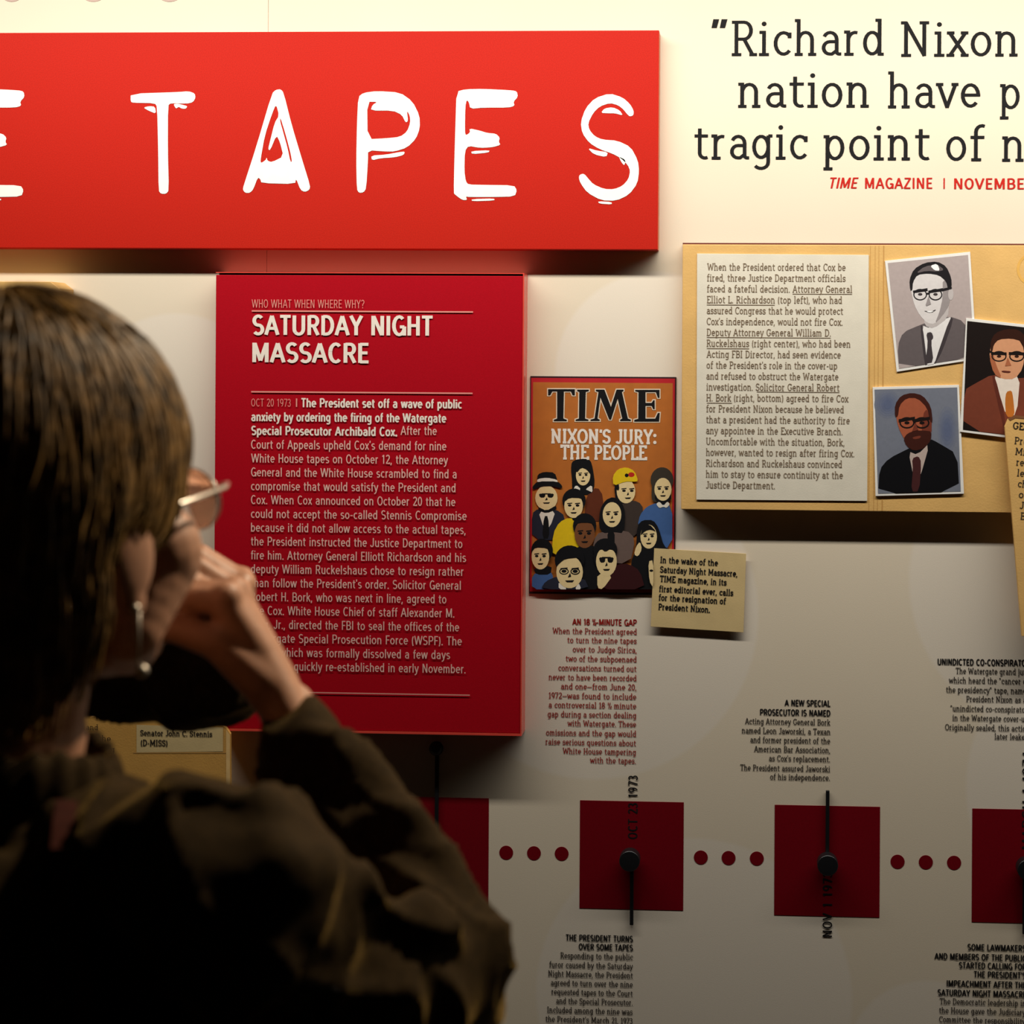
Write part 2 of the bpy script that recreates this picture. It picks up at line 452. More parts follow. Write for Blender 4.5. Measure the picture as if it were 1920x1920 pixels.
for xa, xb in ((-2.6, seam - 0.00025), (seam + 0.00025, 2.2)):      # two wall sheets meeting at a hairline joint
    b2 = box_bm(xa, xb, 0.0, 2.9, -0.12, 0.0, 0.0002, 1)
    me_ = bpy.data.meshes.new('t'); b2.to_mesh(me_); b2.free(); bm.from_mesh(me_); bpy.data.meshes.remove(me_)
o = bm_obj('wall_back', bm, M_WALL); o['kind'] = 'structure'
M_FLOOR = mat('dark_carpet', (0.03, 0.022, 0.018), 0.95, 0.3, 250, 0.5, 500)
bm = bmesh.new(); bmesh.ops.create_cube(bm, size=1)
for v in bm.verts: v.co = Vector((-2.6 if v.co.x < 0 else 2.2, -3.2 if v.co.y < 0 else 0, -0.1 if v.co.z < 0 else 0))
o = bm_obj('floor', bm, M_FLOOR); o['kind'] = 'structure'

# ------------------------------------------------------------------ materials
M_SIGN = mat('sign_red', (0.47, 0.0125, 0.0045), 0.6, 0.10, 700, 0.2, 1200, spec=0.12)
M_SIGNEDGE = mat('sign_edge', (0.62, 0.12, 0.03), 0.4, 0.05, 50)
M_LETTER = mat('letter_white', (0.88, 0.85, 0.76), 0.5, 0.02, 80)
M_PANEL = mat('panel_crimson', (0.42, 0.0015, 0.009), 0.55, 0.06, 900, 0.15, 1200, spec=0.12)
M_ACRYL = mat('acrylic_edge', (0.75, 0.07, 0.045), 0.25, 0.04, 60)
M_DARK = mat('gap_shade_dark', (0.02, 0.004, 0.004), 0.8, 0.1, 60)
M_SQUARE = mat('square_maroon', (0.18, 0.0008, 0.006), 0.6, 0.05, 400, spec=0.1)
M_BLACK = mat('black_plastic', (0.006, 0.006, 0.007), 0.42, 0.1, 200, spec=0.6)
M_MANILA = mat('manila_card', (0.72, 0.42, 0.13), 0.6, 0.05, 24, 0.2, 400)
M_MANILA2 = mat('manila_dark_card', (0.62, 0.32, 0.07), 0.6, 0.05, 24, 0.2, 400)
M_PAPER = mat('cream_paper', (0.72, 0.65, 0.52), 0.7, 0.03, 40, 0.1, 500)
M_NOTE = mat('note_card', (0.66, 0.48, 0.22), 0.65, 0.04, 40, 0.1, 500)
M_PBORD = mat('photo_border', (0.82, 0.78, 0.72), 0.5, 0.02, 40)
I_BLACK = ink((20, 18, 18)); I_RED = ink((190, 30, 18)); I_PAGE = ink((122, 101, 78)); I_PANELTXT = ink((230, 184, 170))
I_CREAM = ink((240, 226, 210)); I_DKRED = ink((150, 28, 20)); I_CAP = ink((40, 32, 26))
EPS = 0.0005

# ------------------------------------------------------------------ the big red sign
SD = 0.030
X0, X1, Z0, Z1 = rect(0, 59, 1235, 467, SD)
X0 = w(-420, 260, SD).x
sign = thing('title_sign', ((X0 + X1) / 2, 0, Z0), 'long orange red title sign with white brush lettering across the top left', 'sign')
bm = box_bm(X0, X1, Z0, Z1, 0.0, SD, 0.0012)
sgn = bm_obj('sign_board', bm, [M_SIGN, M_SIGNEDGE], sign)
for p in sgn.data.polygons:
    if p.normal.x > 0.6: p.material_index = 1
def z1(pts): return [(x / 3.0, y / 3.0) for x, y in pts]
def z2(pts): return [(640 + x / 3.0, y / 3.0) for x, y in pts]
T1 = [(735,527),(1000,518),(1060,513),(1095,525),(1100,550),(1085,575),(1050,583),(960,580),(945,594),(944,850),(950,1070),(935,1090),(905,1090),(892,1072),(890,850),(884,600),(870,580),(750,578),(735,572)]
TX = [[(806,605),(840,597),(872,600),(878,640),(835,622)], [(975,585),(1000,583),(1020,588),(1055,597),(1045,612),(1020,610),(1005,600),(990,612)]]
A1 = [(1552,505),(1578,502),(1595,520),(1640,700),(1700,900),(1745,1045),(1740,1068),(1715,1080),(1690,1068),(1665,1003),(1660,1035),(1470,1030),(1465,1008),(1450,998),(1425,1065),(1405,1085),(1380,1085),(1366,1068),(1370,1045),(1440,830),(1530,525)]
AH = [(1553,585),(1570,650),(1545,690),(1520,790),(1508,840),(1520,845),(1555,760),(1575,800),(1595,880),(1530,912),(1505,905),(1500,885),(1495,900),(1468,918),(1465,900),(1490,760),(1530,640)]
AH2 = [(1577,660),(1602,740),(1632,850),(1643,908),(1634,912),(1617,830),(1592,740),(1575,680)]
P1 = [(95,545),(125,522),(200,512),(330,520),(400,570),(440,650),(442,720),(420,780),(370,830),(300,852),(250,852),(150,845),(150,900),(140,1060),(125,1082),(100,1085),(87,1065),(84,900),(88,700)]
PH = [(145,572),(205,573),(175,590),(165,622),(290,622),(340,645),(362,690),(376,680),(368,620),(385,650),(388,690),(370,740),(330,770),(250,778),(148,783)]
PX_ = [(168,875),(250,870),(330,855),(358,853),(350,872),(300,885),(220,890),(172,902)]
E1 = [(648,515),(700,502),(800,500),(960,508),(988,515),(993,545),(968,572),(975,595),(940,605),(800,605),(725,612),(718,575),(705,562),(697,600),(695,740),(700,762),(725,745),(720,722),(780,735),(820,748),(870,752),(892,775),(885,798),(896,815),(850,828),(780,832),(715,820),(695,850),(692,960),(700,1020),(715,1038),(800,1040),(970,1042),(988,1070),(975,1105),(860,1108),(720,1108),(700,1105),(708,1125),(680,1125),(640,1095),(632,1085),(636,900),(642,700)]
EX = [[(730,850),(835,845),(828,858),(735,867)], [(733,1120),(860,1116),(862,1128),(735,1132)]]
SC = [(1633,652,22),(1626,632,42),(1605,600,48),(1570,570,50),(1510,552,54),(1440,575,54),(1395,622,50),(1367,690,42),(1375,740,44),(1410,785,48),(1460,812,56),(1540,828,78),(1600,858,84),(1640,915,62),(1650,962,50),(1640,1020,56),(1600,1070,62),(1540,1097,66),(1470,1095,66),(1400,1060,58),(1365,1015,50),(1354,992,40),(1350,980,20)]
SX = [[(1460,635),(1480,610),(1525,603),(1565,620),(1585,650),(1540,637),(1500,637)], [(1443,1132),(1520,1136),(1522,1150),(1450,1145)], [(1385,832),(1440,848),(1500,856),(1490,884),(1420,868)], [(1560,880),(1600,900),(1592,932),(1575,912)]]
td = SD + EPS
def letter(name_, groups, shift=0.0):
    mb = MB()
    for g in groups: fill_px(mb, [[(x + shift, y) for x, y in ol] for ol in g], td)
    o = mb.build('sign_letter', M_LETTER, sign)
    o['label'] = 'white brush letter ' + name_
    return o
letter('E cut by the left edge', [[z2(E1)]] + [[z2(e)] for e in EX], -925)
letter('T', [[z1(T1)]] + [[z1(e)] for e in TX])
letter('A', [[z1(A1), z1(AH), z1(AH2)]])
letter('P', [[z2(P1), z2(PH)], [z2(PX_)]])
letter('E between P and S', [[z2(E1)]] + [[z2(e)] for e in EX])
letter('S', [[z2(ribbon(SC))]] + [[z2(e)] for e in SX])

# ------------------------------------------------------------------ the quotation on the wall
qd = 0.0006
q = thing('wall_quotation', w(1620, 300, 0), 'large black slab serif quotation printed on the white wall at top right', 'lettering')
QW, QC = 9.8, 66
for line in ((("Richard", 1372, 1657, 105), ("Nixon", 1689, 1908, 106.5)), (("nation", 1384, 1629, 202), ("have", 1665, 1838, 203), ("passed", 1875, 2115, 205)),
             (("tragic", 1302, 1514, 299), ("point", 1544, 1743, 300.5), ("of", 1774, 1847, 302), ("no", 1879, 1965, 303))):
    for (txt, xl, xr, yb) in line:
        mb = MB(); slab_line(mb, txt, xl, xr, yb, QC, qd, QW); mb.build('quote_word', I_BLACK, q)
mb = MB()
for x in (1334, 1349.5):
    fill_px(mb, [[(x + 3.5, 36), (x + 14.5, 36), (x + 10, 52.5), (x, 52.5)]], qd, 0, 0, 0)
mb.build('opening_quote_mark', I_BLACK, q)
mb = MB()
sans_line(mb, "TIME", 1553, 1606, 353, 20, qd, 15, shear=0.2)
sans_line(mb, "MAGAZINE", 1622, 1748, 353.5, 20, qd, 15, track=4)
sans_line(mb, "I", 1769, 1771.5, 354, 20, qd)
sans_line(mb, "NOVEMBER 12, 1973", 1789, 2060, 354.5, 20, qd, 15, track=4)
o = mb.build('attribution_lettering', I_RED, q); o['label'] = 'small red magazine attribution line'

# ------------------------------------------------------------------ crimson text panel
PD = 0.037
X0, X1, Z0, Z1 = rect(402, 511, 978, 1375, PD)
pan = thing('text_panel', ((X0 + X1) / 2, 0, Z0), 'tall crimson text panel with pale lettering about a massacre, under the red sign', 'panel')
bm_obj('panel_board', box_bm(X0, X1 - 0.0003, Z0 + 0.0035, Z1 - 0.004, 0.0, PD - 0.001, 0.0006), M_PANEL, pan)
# translucent acrylic rim around the board: lighter red side, bottom and top edges
mb = MB()
def bxm(mb, x0, x1, z0, z1, d0, d1, mi=0):
    v = [(x0,-d0,z0),(x1,-d0,z0),(x1,-d0,z1),(x0,-d0,z1),(x0,-d1,z0),(x1,-d1,z0),(x1,-d1,z1),(x0,-d1,z1)]
    mb.add(v, [(0,1,2,3),(5,4,7,6),(4,5,1,0),(7,3,2,6),(4,0,3,7),(5,6,2,1)], mi)
bxm(mb, X1, X1 + 0.0018, Z0, Z1, 0.0, PD)
bxm(mb, X0, X1, Z0, Z0 + 0.003, 0.0, PD)
bxm(mb, X0, X1, Z1 - 0.0012, Z1, 0.0, PD)
o = mb.build('acrylic_rim', M_ACRYL, pan); o['label'] = 'lighter orange red acrylic rim'
mb = MB(); bxm(mb, X0 + 0.001, X1 - 0.002, Z1 - 0.004, Z1 - 0.0012, 0.0, PD - 0.012)
mb.build('gap_shade_strip', M_DARK, pan)  # near-black strip: the shade in the gap is put into its colour
d = PD + EPS
mb = MB()
sans_line(mb, "SATURDAY NIGHT", 473, 811, 627.5, 37, d, 18)
sans_line(mb, "MASSACRE", 473, 691, 679, 37, d, 18)
mb.build('heading_lettering', I_CREAM, pan)
I_PALE = ink((225, 150, 135))
mb = MB(); sans_line(mb, "WHO WHAT WHEN WHERE WHY?", 472, 683, 577, 16, d, 9); mb.build('kicker_lettering', I_PALE, pan)
mb = MB(); sans_line(mb, "OCT 20 1973", 471, 545, 762, 15, d, 9); mb.build('date_lettering', I_PALE, pan)
for x0_, x1_, y_, t_ in ((472, 887, 584, 2.6), (471, 886, 736, 2.6), (470, 881, 1300, 2.2)):
    mb = MB(); rule(mb, x0_, x1_, y_, t_, d); mb.build('rule_line', I_PALE, pan)
a_ = w(556, 755, d); h_ = 8 * mpp(d)
mb = MB(); mb.poly([(a_.x - .0009, -d, a_.z - h_), (a_.x + .0009, -d, a_.z - h_), (a_.x + .0009, -d, a_.z + h_), (a_.x - .0009, -d, a_.z + h_)])
mb.build('date_bar', I_PALE, pan)
BODY = [("The President set off a wave of public", 866), ("anxiety by ordering the firing of the Watergate", 837), ("Special Prosecutor Archibald Cox.", 745),
 ("Court of Appeals upheld Cox's demand for nine", 837), ("White House tapes on October 12, the Attorney", 840), ("General and the White House scrambled to find a", 856),
 ("compromise that would satisfy the President and", 854), ("Cox. When Cox announced on October 20 that he", 854), ("could not accept the so-called Stennis Compromise", 875),
 ("because it did not allow access to the actual tapes,", 873), ("the President instructed the Justice Department to", 867), ("fire him. Attorney General Elliott Richardson and his", 874),
 ("deputy William Ruckelshaus chose to resign rather", 869), ("than follow the President's order. Solicitor General", 864), ("Robert H. Bork, who was next in line, agreed to", 837),
 ("fire Cox. White House Chief of staff Alexander M.", 852), ("Haig, Jr., directed the FBI to seal the offices of the", 861), ("Watergate Special Prosecution Force (WSPF). The", 866),
 ("WSPF, which was formally dissolved a few days", 844), ("later, was quickly re-established in early November.", 873)]
mb = MB(); mbb = MB()
for i, (t, xr) in enumerate(BODY):
    yb = 763.5 + i * 25.93
    if i < 3: sans_line(mbb, t, 565 if i == 0 else 471, xr, yb, 17, d, 19)
    else: sans_line(mb, t, 471 - i * .05, xr, yb, 17, d, 12.5)
sans_line(mb, "After the", 751, 819, 763.5 + 2 * 25.93, 17, d, 12.5)
mbb.build('bold_lettering', I_CREAM, pan)
mb.build('body_lettering', I_PANELTXT, pan)

# ------------------------------------------------------------------ magazine cover print
def zt(pts): return [(960 + x / 4.0, 680 + y / 4.0) for x, y in pts]
MD = 0.002
X0, X1, Z0, Z1 = rect(993, 706, 1267, 1115, MD)
mag = thing('magazine_cover', ((X0 + X1) / 2, 0, Z0), 'orange magazine cover print with red border and drawn crowd, right of the crimson panel', 'poster')
bm_obj('backing_board', box_bm(X0, X1, Z0, Z1, 0.0, MD, 0.0004, 1), mat('cover_black_edge', (0.03, 0.006, 0.008), 0.5), mag)
mb = MB()
fill_px(mb, [[(996, 708.5), (1265.5, 710), (1263, 1112), (993.5, 1109)]], MD + .0003, 0, 0, 0)
mb.build('red_border', mat('cover_red', (0.50, 0.012, 0.02), 0.5, 0.04), mag)
mb = MB()
fill_px(mb, [[(999.5, 716.5), (1261.5, 718.5), (1259.5, 1104), (997, 1101.5)]], MD + .0005, 0, 0, 0)
mb.build('orange_field', mat('cover_orange', (0.47, 0.135, 0.016), 0.55, 0.05), mag)
ML = [
 [(272,200),(470,200),(470,243),(455,243),(442,214),(388,214),(384,420),(410,429),(410,437),(315,437),(315,429),(340,420),(340,214),(302,214),(286,243),(272,243)],
 [(490,203),(575,203),(575,212),(552,218),(547,420),(572,428),(572,435),(478,435),(478,428),(503,420),(506,218),(490,212)],
 [(630,203),(692,203),(742,335),(785,203),(835,203),(835,212),(823,218),(868,420),(890,428),(890,436),(812,436),(812,428),(828,420),(793,265),(742,425),(730,425),(662,255),(640,420),(657,428),(657,435),(590,435),(590,428),(620,420),(650,218),(630,212)],
 [(925,205),(1105,205),(1105,262),(1095,262),(1080,219),(1000,219),(1000,303),(1048,303),(1060,283),(1069,283),(1069,347),(1060,347),(1048,322),(1000,322),(1000,421),(1075,421),(1095,378),(1107,378),(1102,440),(918,440),(918,430),(948,422),(950,219),(925,213)]]
mb = MB(); mb2 = MB()
for l in ML:
    fill_px(mb, [zt(l)], MD + .0009, 0, 2.3, 0); fill_px(mb2, [zt(l)], MD + .0012, 0, 0.3, 0)
o = mb.build('masthead_outline', ink((225, 205, 180)), mag)
o = mb2.build('masthead_lettering', ink((14, 12, 14)), mag)
mb = MB()
slab_line(mb, "NIXON'S JURY:", 1033.5, 1231, 830.5, 26, MD + .0009, 19)
slab_line(mb, "THE PEOPLE", 1050.5, 1213.5, 860.5, 26, MD + .0009, 19)
mb.build('headline_lettering', ink((238, 225, 210)), mag)
# the drawn crowd: plain generic cartoon figures
CM = [(12,11,14), (232,205,150), (120,72,40), (98,44,22), (228,190,20), (66,98,150), (36,38,52), (232,222,205), (62,50,44), (106,86,78), (54,14,16), (58,50,40), (190,40,25)]
BK, FA, BR, BRN, YE, BL, NV, WH, DG, GR, MR, AF, RD = range(13)
mb = MB(); lay = [0]
def L_(): lay[0] += 1; return MD + .0009 + lay[0] * .00004
def pg(c, pts, ch=1): fill_px(mb, [zt(pts)], L_(), c, 0, ch)
def el(c, x, y, rx, ry, n=22, a0=0, a1=360):
    fill_px(mb, [zt([(x + rx * math.cos(math.radians(a0 + (a1 - a0) * i / n)), y + ry * math.sin(math.radians(a0 + (a1 - a0) * i / n))) for i in range(n)])], L_(), c, 0, 0)
def face(x, y, rx, ry, c=FA, specs=None, turn=0):
    el(c, x, y, rx, ry)
    ex = rx * .42; t = turn * rx * .2
    if specs == 'dark':
        pg(BK, [(x-ex*1.75+t, y-ry*.28),(x-ex*.2+t, y-ry*.25),(x-ex*.35+t, y+ry*.08),(x-ex*1.4+t, y+ry*.1)])
        pg(BK, [(x+ex*1.75+t, y-ry*.28),(x+ex*.2+t, y-ry*.25),(x+ex*.35+t, y+ry*.08),(x+ex*1.4+t, y+ry*.1)])
        pg(BK, [(x-ex+t, y-ry*.3),(x+ex+t, y-ry*.3),(x+ex+t, y-ry*.2),(x-ex+t, y-ry*.2)], 0)
    else:
        for s in (-1, 1):
            pg(BK, [(x+s*ex-rx*.27+t, y-ry*.24),(x+s*ex+rx*.27+t, y-ry*.28),(x+s*ex+rx*.27+t, y-ry*.19),(x+s*ex-rx*.27+t, y-ry*.15)], 0)
            el(BK, x+s*ex+t, y-ry*.05, rx*.2, ry*.1, 10)
            if specs == 'round':
                fill_px(mb, [zt([(x+s*ex+t+rx*.36*math.cos(a*.35), y-ry*.04+ry*.2*math.sin(a*.35)) for a in range(18)]),
                             zt([(x+s*ex+t+rx*.28*math.cos(a*.35), y-ry*.04+ry*.14*math.sin(a*.35)) for a in range(18)])], L_(), BK, 0, 0)
    pg(BK, [(x+rx*.04+t, y+ry*.05),(x+rx*.12+t, y+ry*.28),(x-rx*.12+t, y+ry*.33),(x-rx*.1+t, y+ry*.27)], 0)
    pg(BK, [(x-rx*.34+t, y+ry*.52),(x+rx*.34+t, y+ry*.5),(x+rx*.22+t, y+ry*.62),(x-rx*.2+t, y+ry*.62)], 0)
# long-haired figure at the back
pg(BRN, [(560,980),(640,930),(685,1000),(680,1190),(540,1190)])
pg(BK, [(448,745),(480,726),(545,720),(588,730),(606,790),(622,905),(600,990),(452,990),(450,880),(442,800)])
pg(WH, [(455,960),(480,915),(520,950),(470,975)]); pg(WH, [(550,950),(600,915),(605,975),(575,960)])
face(533, 845, 54, 76)
pg(BK, [(478,770),(500,745),(560,745),(588,800),(590,840),(560,800),(520,785),(482,830)])
# man with brimmed hat
pg(NV, [(150,1130),(195,1095),(330,1100),(400,1150),(390,1330),(150,1330)]); pg(WH, [(195,1110),(330,1105),(285,1235),(240,1245)]); pg(BK, [(240,1150),(272,1150),(282,1320),(225,1320)])
el(FA, 258, 1015, 84, 92); pg(BK, [(196,1080),(258,1112),(330,1070),(335,1100),(258,1130),(200,1110)])
face(258, 1005, 80, 84, FA, 'dark')
pg(BK, [(188,890),(192,838),(240,818),(322,824),(342,890)]); pg(WH, [(190,872),(262,862),(340,878),(342,900),(262,888),(188,898)]); pg(BK, [(152,930),(190,890),(345,890),(378,925),(372,945),(300,925),(220,928),(160,955)])
# hard-hat worker
pg(DG, [(760,1070),(850,1030),(950,1040),(988,1095),(960,1300),(760,1300)]); pg(BK, [(765,920),(800,905),(800,1010),(860,1060),(780,1050)])
face(855, 965, 70, 90, FA, None, 1)
pg(BK, [(772,920),(800,905),(805,950),(790,960)])
pg(YE, [(760,925),(755,850),(795,797),(860,783),(920,812),(948,888),(915,893),(850,890)]); el(RD, 895, 840, 24, 18); el(BK, 860, 845, 14, 14)
# blue sweater, big hair
pg(BL, [(942,1220),(960,1140),(1010,1080),(1085,1050),(1202,1060),(1202,1400),(1000,1400)])
el(AF, 1125, 880, 86, 96); pg(AF, [(1050,900),(1045,1020),(1070,1050),(1190,1050),(1200,900)])
face(1132, 950, 64, 86); pg(BK, [(1072,980),(1095,1025),(1130,1042),(1170,1025),(1192,980),(1196,1030),(1130,1070),(1072,1030)]); pg(WH, [(1080,1060),(1105,1040),(1135,1075),(1165,1040),(1185,1060),(1160,1090),(1135,1080),(1105,1092)])
# yellow jumper
pg(YE, [(296,1460),(308,1280),(355,1195),(430,1160),(560,1190),(600,1460)])
el(BK, 465, 1035, 88, 92); pg(BK, [(440,1150),(540,1150),(560,1200),(460,1190)])
face(462, 1075, 70, 90)
pg(BK, [(392,1045),(420,985),(520,980),(545,1050),(520,1015),(430,1012)])
# woman in the centre
pg(GR, [(610,1330),(660,1265),(860,1255),(925,1320),(885,1510),(610,1490)]); pg(BK, [(715,1260),(770,1260),(770,1400),(720,1400)])
pg(BK, [(650,1230),(660,1100),(700,1030),(760,1005),(820,1040),(850,1120),(840,1280),(760,1270),(680,1280)])
face(750, 1140, 70, 94)
# thinking woman, right
pg(BK, [(890,1500),(930,1400),(940,1220),(980,1180),(1060,1180),(1100,1240),(1140,1380),(1190,1400),(1190,1700),(890,1700)])
face(1025, 1305, 62, 90); pg(FA, [(960,1340),(975,1400),(945,1455),(915,1440),(930,1380)])
pg(BK, [(962,1300),(980,1230),(1030,1210),(1085,1270),(1040,1250),(1000,1260)])
# dark-suited man in the middle
pg(BK, [(440,1470),(470,1380),(640,1370),(680,1470),(680,1700),(440,1700)])
el(BK, 545, 1225, 88, 96); face(545, 1285, 76, 106, BR)
pg(BK, [(468,1225),(500,1175),(590,1175),(622,1225),(590,1200),(500,1200)])
# lower left man
pg(BL, [(150,1590),(240,1560),(305,1570),(310,1700),(150,1700)])
el(BK, 225, 1410, 82, 90); pg(BK, [(160,1540),(300,1520),(290,1590),(180,1590)]); face(213, 1455, 66, 96)
pg(BK, [(150,1420),(165,1350),(275,1355),(285,1420),(262,1390),(175,1385)])
# man with sunglasses
pg(MR, [(640,1700),(690,1580),(790,1510),(880,1510),(960,1560),(1000,1700)])
el(BK, 700, 1405, 90, 88); pg(BK, [(610,1440),(640,1420),(640,1540),(615,1500)])
pg(FA, [(640,1580),(760,1590),(680,1700),(640,1690)]); face(708, 1490, 78, 112, FA, 'dark'); pg(BK, [(630,1430),(660,1370),(760,1360),(790,1430),(740,1395),(700,1420),(670,1395)])
# man with round spectacles
pg(NV, [(215,1700),(250,1640),(340,1600),(540,1610),(580,1700)]); pg(WH, [(350,1640),(420,1700),(350,1700)]); pg(WH, [(500,1650),(520,1700),(470,1700)])
el(BK, 432, 1480, 112, 110); face(432, 1570, 100, 122, FA, 'round')
pg(BK, [(325,1540),(340,1440),(430,1405),(520,1440),(542,1530),(505,1460),(400,1470),(360,1500)])
# half-hidden face at the note card
pg(FA, [(1022,1490),(1060,1480),(1060,1690),(1030,1640)]); el(BK, 1045, 1560, 14, 9)
mb.build('crowd_drawing', [ink(c) for c in CM], mag)

# ------------------------------------------------------------------ note card stuck over the cover's corner
ND = 0.0060
c4 = [(1226.5, 1028), (1399, 1038), (1394, 1186), (1220, 1175)]
note = thing('note_card', w(1307, 1181, ND), 'small tan note card tilted over the lower right corner of the magazine cover', 'card')
pp = quad_px(c4, ND)
bm_obj('card', slab_bm(pp, MD + 0.0034, ND, 0.0003), M_NOTE, note)
mb = MB(); ang = -math.atan2(10.0, 172.5) + 0.006 + 0.008
for t, xl, yc, xr in (("In the wake of the", 1112, 1483, 1545), ("Saturday Night Massacre,", 1110, 1555, 1690), ("TIME magazine, in its", 1108, 1625, 1610),
                      ("first editorial ever, calls", 1103, 1700, 1660), ("for the resignation of", 1100, 1765, 1605), ("President Nixon.", 1098, 1835, 1485)):
    slab_line(mb, t, 960 + xl / 4, 960 + xr / 4, 680 + (yc - 3) / 4 + 5.0, 11.5, ND + EPS, 17, ang=ang)
mb.build('card_lettering', I_BLACK, note)

# ------------------------------------------------------------------ manila folder board with page and portraits
FD = 0.024
X0, X1, Z0, Z1 = rect(1278.5, 460, 2060, 961, FD)
Z1 = w(1600, 459, FD).z; Z0 = w(1590, 958.5, FD).z
fol = thing('manila_folder', ((X0 + X1) / 2, 0, Z0), 'wide open manila folder board holding a typed page and portraits, at right', 'folder')
bm_obj('folder_board', box_bm(X0, X1, Z0, Z1, 0.0, FD, 0.001), M_MANILA, fol)
mb = MB(); ra = mat('fold_score', (0.55, 0.28, 0.07), 0.6)
for x, th in ((1632, .8), (1641, .8), (1648, .8), (1657, 2.2)):
    a = w(x, 470, FD + .0002).x; h = th * mpp(FD) / 2
    mb.poly([(a - h, -FD - .0002, Z0 + .001), (a + h, -FD - .0002, Z0 + .001), (a + h, -FD - .0002, Z1 - .001), (a - h, -FD - .0002, Z1 - .001)])
mb.build('fold_line', ra, fol)
mb = MB(); bxm(mb, X0, X1, Z1 + .0001, Z1 + .0022, 0.0, FD - 0.001); o = mb.build('top_edge', mat('folder_brown_edge', (0.16, 0.028, 0.01), 0.6), fol); o['label'] = 'dark red brown top edge'
mb = MB()
c = w(1938, 505, FD + .0003); k = mpp(FD)
for (r0, r1) in ((26, 31),):
    n = 40; vs = []
    for i in range(n):
        a = i * 2 * math.pi / n
        vs += [(c.x + r0 * k * math.cos(a), c.y, c.z + r0 * k * math.sin(a)), (c.x + r1 * k * math.cos(a), c.y, c.z + r1 * k * math.sin(a))]
    mb.add(vs, [(2*i, 2*i+1, (2*i+3) % (2*n), (2*i+2) % (2*n)) for i in range(n)])
mb.build('stamp_ring', mat('stamp_ring_ochre', (0.74, 0.40, 0.08), 0.6), fol)

GD = FD + 0.0018
page = thing('typed_page', w(1467, 938, FD), 'cream typed page mounted on the left half of the manila folder', 'page')
bm_obj('paper_sheet', slab_bm(quad_px([(1307, 475.5), (1629, 478), (1626, 939.5), (1305.5, 937)], GD), FD + .0004, GD, 0.0003), M_PAPER, page)
PG = [("When the President ordered that Cox be", 932), ("fired, three Justice Department officials", 932), ("faced a fateful decision. Attorney General", 968), ("Elliot L. Richardson (top left), who had", 912),
 ("assured Congress that he would protect", 918), ("Cox's independence, would not fire Cox.", 915), ("Deputy Attorney General William D.", 850), ("Ruckelshaus (right center), who had been", 958),
 ("Acting FBI Director, had seen evidence", 905), ("of the President's role in the cover-up", 885), ("and refused to obstruct the Watergate", 892), ("investigation. Solicitor General Robert", 898),
 ("H. Bork (right, bottom) agreed to fire Cox", 948), ("for President Nixon because he believed", 922), ("that a president had the authority to fire", 955), ("any appointee in the Executive Branch.", 915),
 ("Uncomfortable with the situation, Bork,", 925), ("however, wanted to resign after firing Cox.", 980), ("Richardson and Ruckelshaus convinced", 912), ("him to stay to ensure continuity at the", 917), ("Justice Department.", 540)]
mb = MB(); d = GD + EPS
q7 = lambda x, y: (1270 + x * .3385, 440 + y * .3385)
for i, (t, xr) in enumerate(PG):
    xl, yc = q7(165 - i * .35, 181 + i * 60.35)
    slab_line(mb, t, xl, q7(xr, 0)[0], yc + 5.6, 13.4, d, 11)
for i, a, b in ((2, 638, 968), (3, 163, 540), (6, 163, 850), (7, 163, 398), (11, 440, 898), (12, 163, 303)):
    _, y = q7(0, 181 + i * 60.35)
    rule(mb, q7(a, 0)[0], q7(b, 0)[0], y + 9.2, 1.0, d)
mb.build('page_lettering', I_PAGE, page)

def zp(pts): return [q7(x, y) for x, y in pts]
class Portrait:
    def __init__(s, name, corners, inner, d, label, cols):
        s.d = d; s.n = 0; s.mb = MB(); s.cols = cols
        cx = sum(p[0] for p in corners) / 4; by = max(p[1] for p in corners)
        s.t = thing(name, w(*q7(cx, by), FD), label, 'photograph', 'portrait photographs on the manila folder')
        bm_obj('photo_paper', slab_bm(quad_px(zp(corners), d), FD + .0004, d, 0.0002), M_PBORD, s.t)
        s.poly(0, inner, 0)
        s.inner = inner
    def poly(s, c, pts, ch=1):
        s.n += 1; fill_px(s.mb, [zp(pts)], s.d + .0003 + s.n * .00003, c, 0, ch)
    def ell(s, c, x, y, rx, ry, rot=0.0, n=26):
        r = math.radians(rot)
        s.poly(c, [(x + rx * math.cos(t) * math.cos(r) - ry * math.sin(t) * math.sin(r), y + rx * math.cos(t) * math.sin(r) + ry * math.sin(t) * math.cos(r)) for t in [i * 2 * math.pi / n for i in range(n)]], 0)
    def ring(s, c, x, y, rx, ry, th, n=20):
        s.n += 1
        A = [(x + rx * math.cos(i * 2 * math.pi / n), y + ry * math.sin(i * 2 * math.pi / n)) for i in range(n)]
        B = [(x + (rx - th) * math.cos(i * 2 * math.pi / n), y + (ry - th) * math.sin(i * 2 * math.pi / n)) for i in range(n)]
        fill_px(s.mb, [zp(A), zp(B)], s.d + .0003 + s.n * .00003, c, 0, 0)
    def done(s): s.mb.build('photo_print', [ink(c, 0.5) for c in s.cols], s.t)

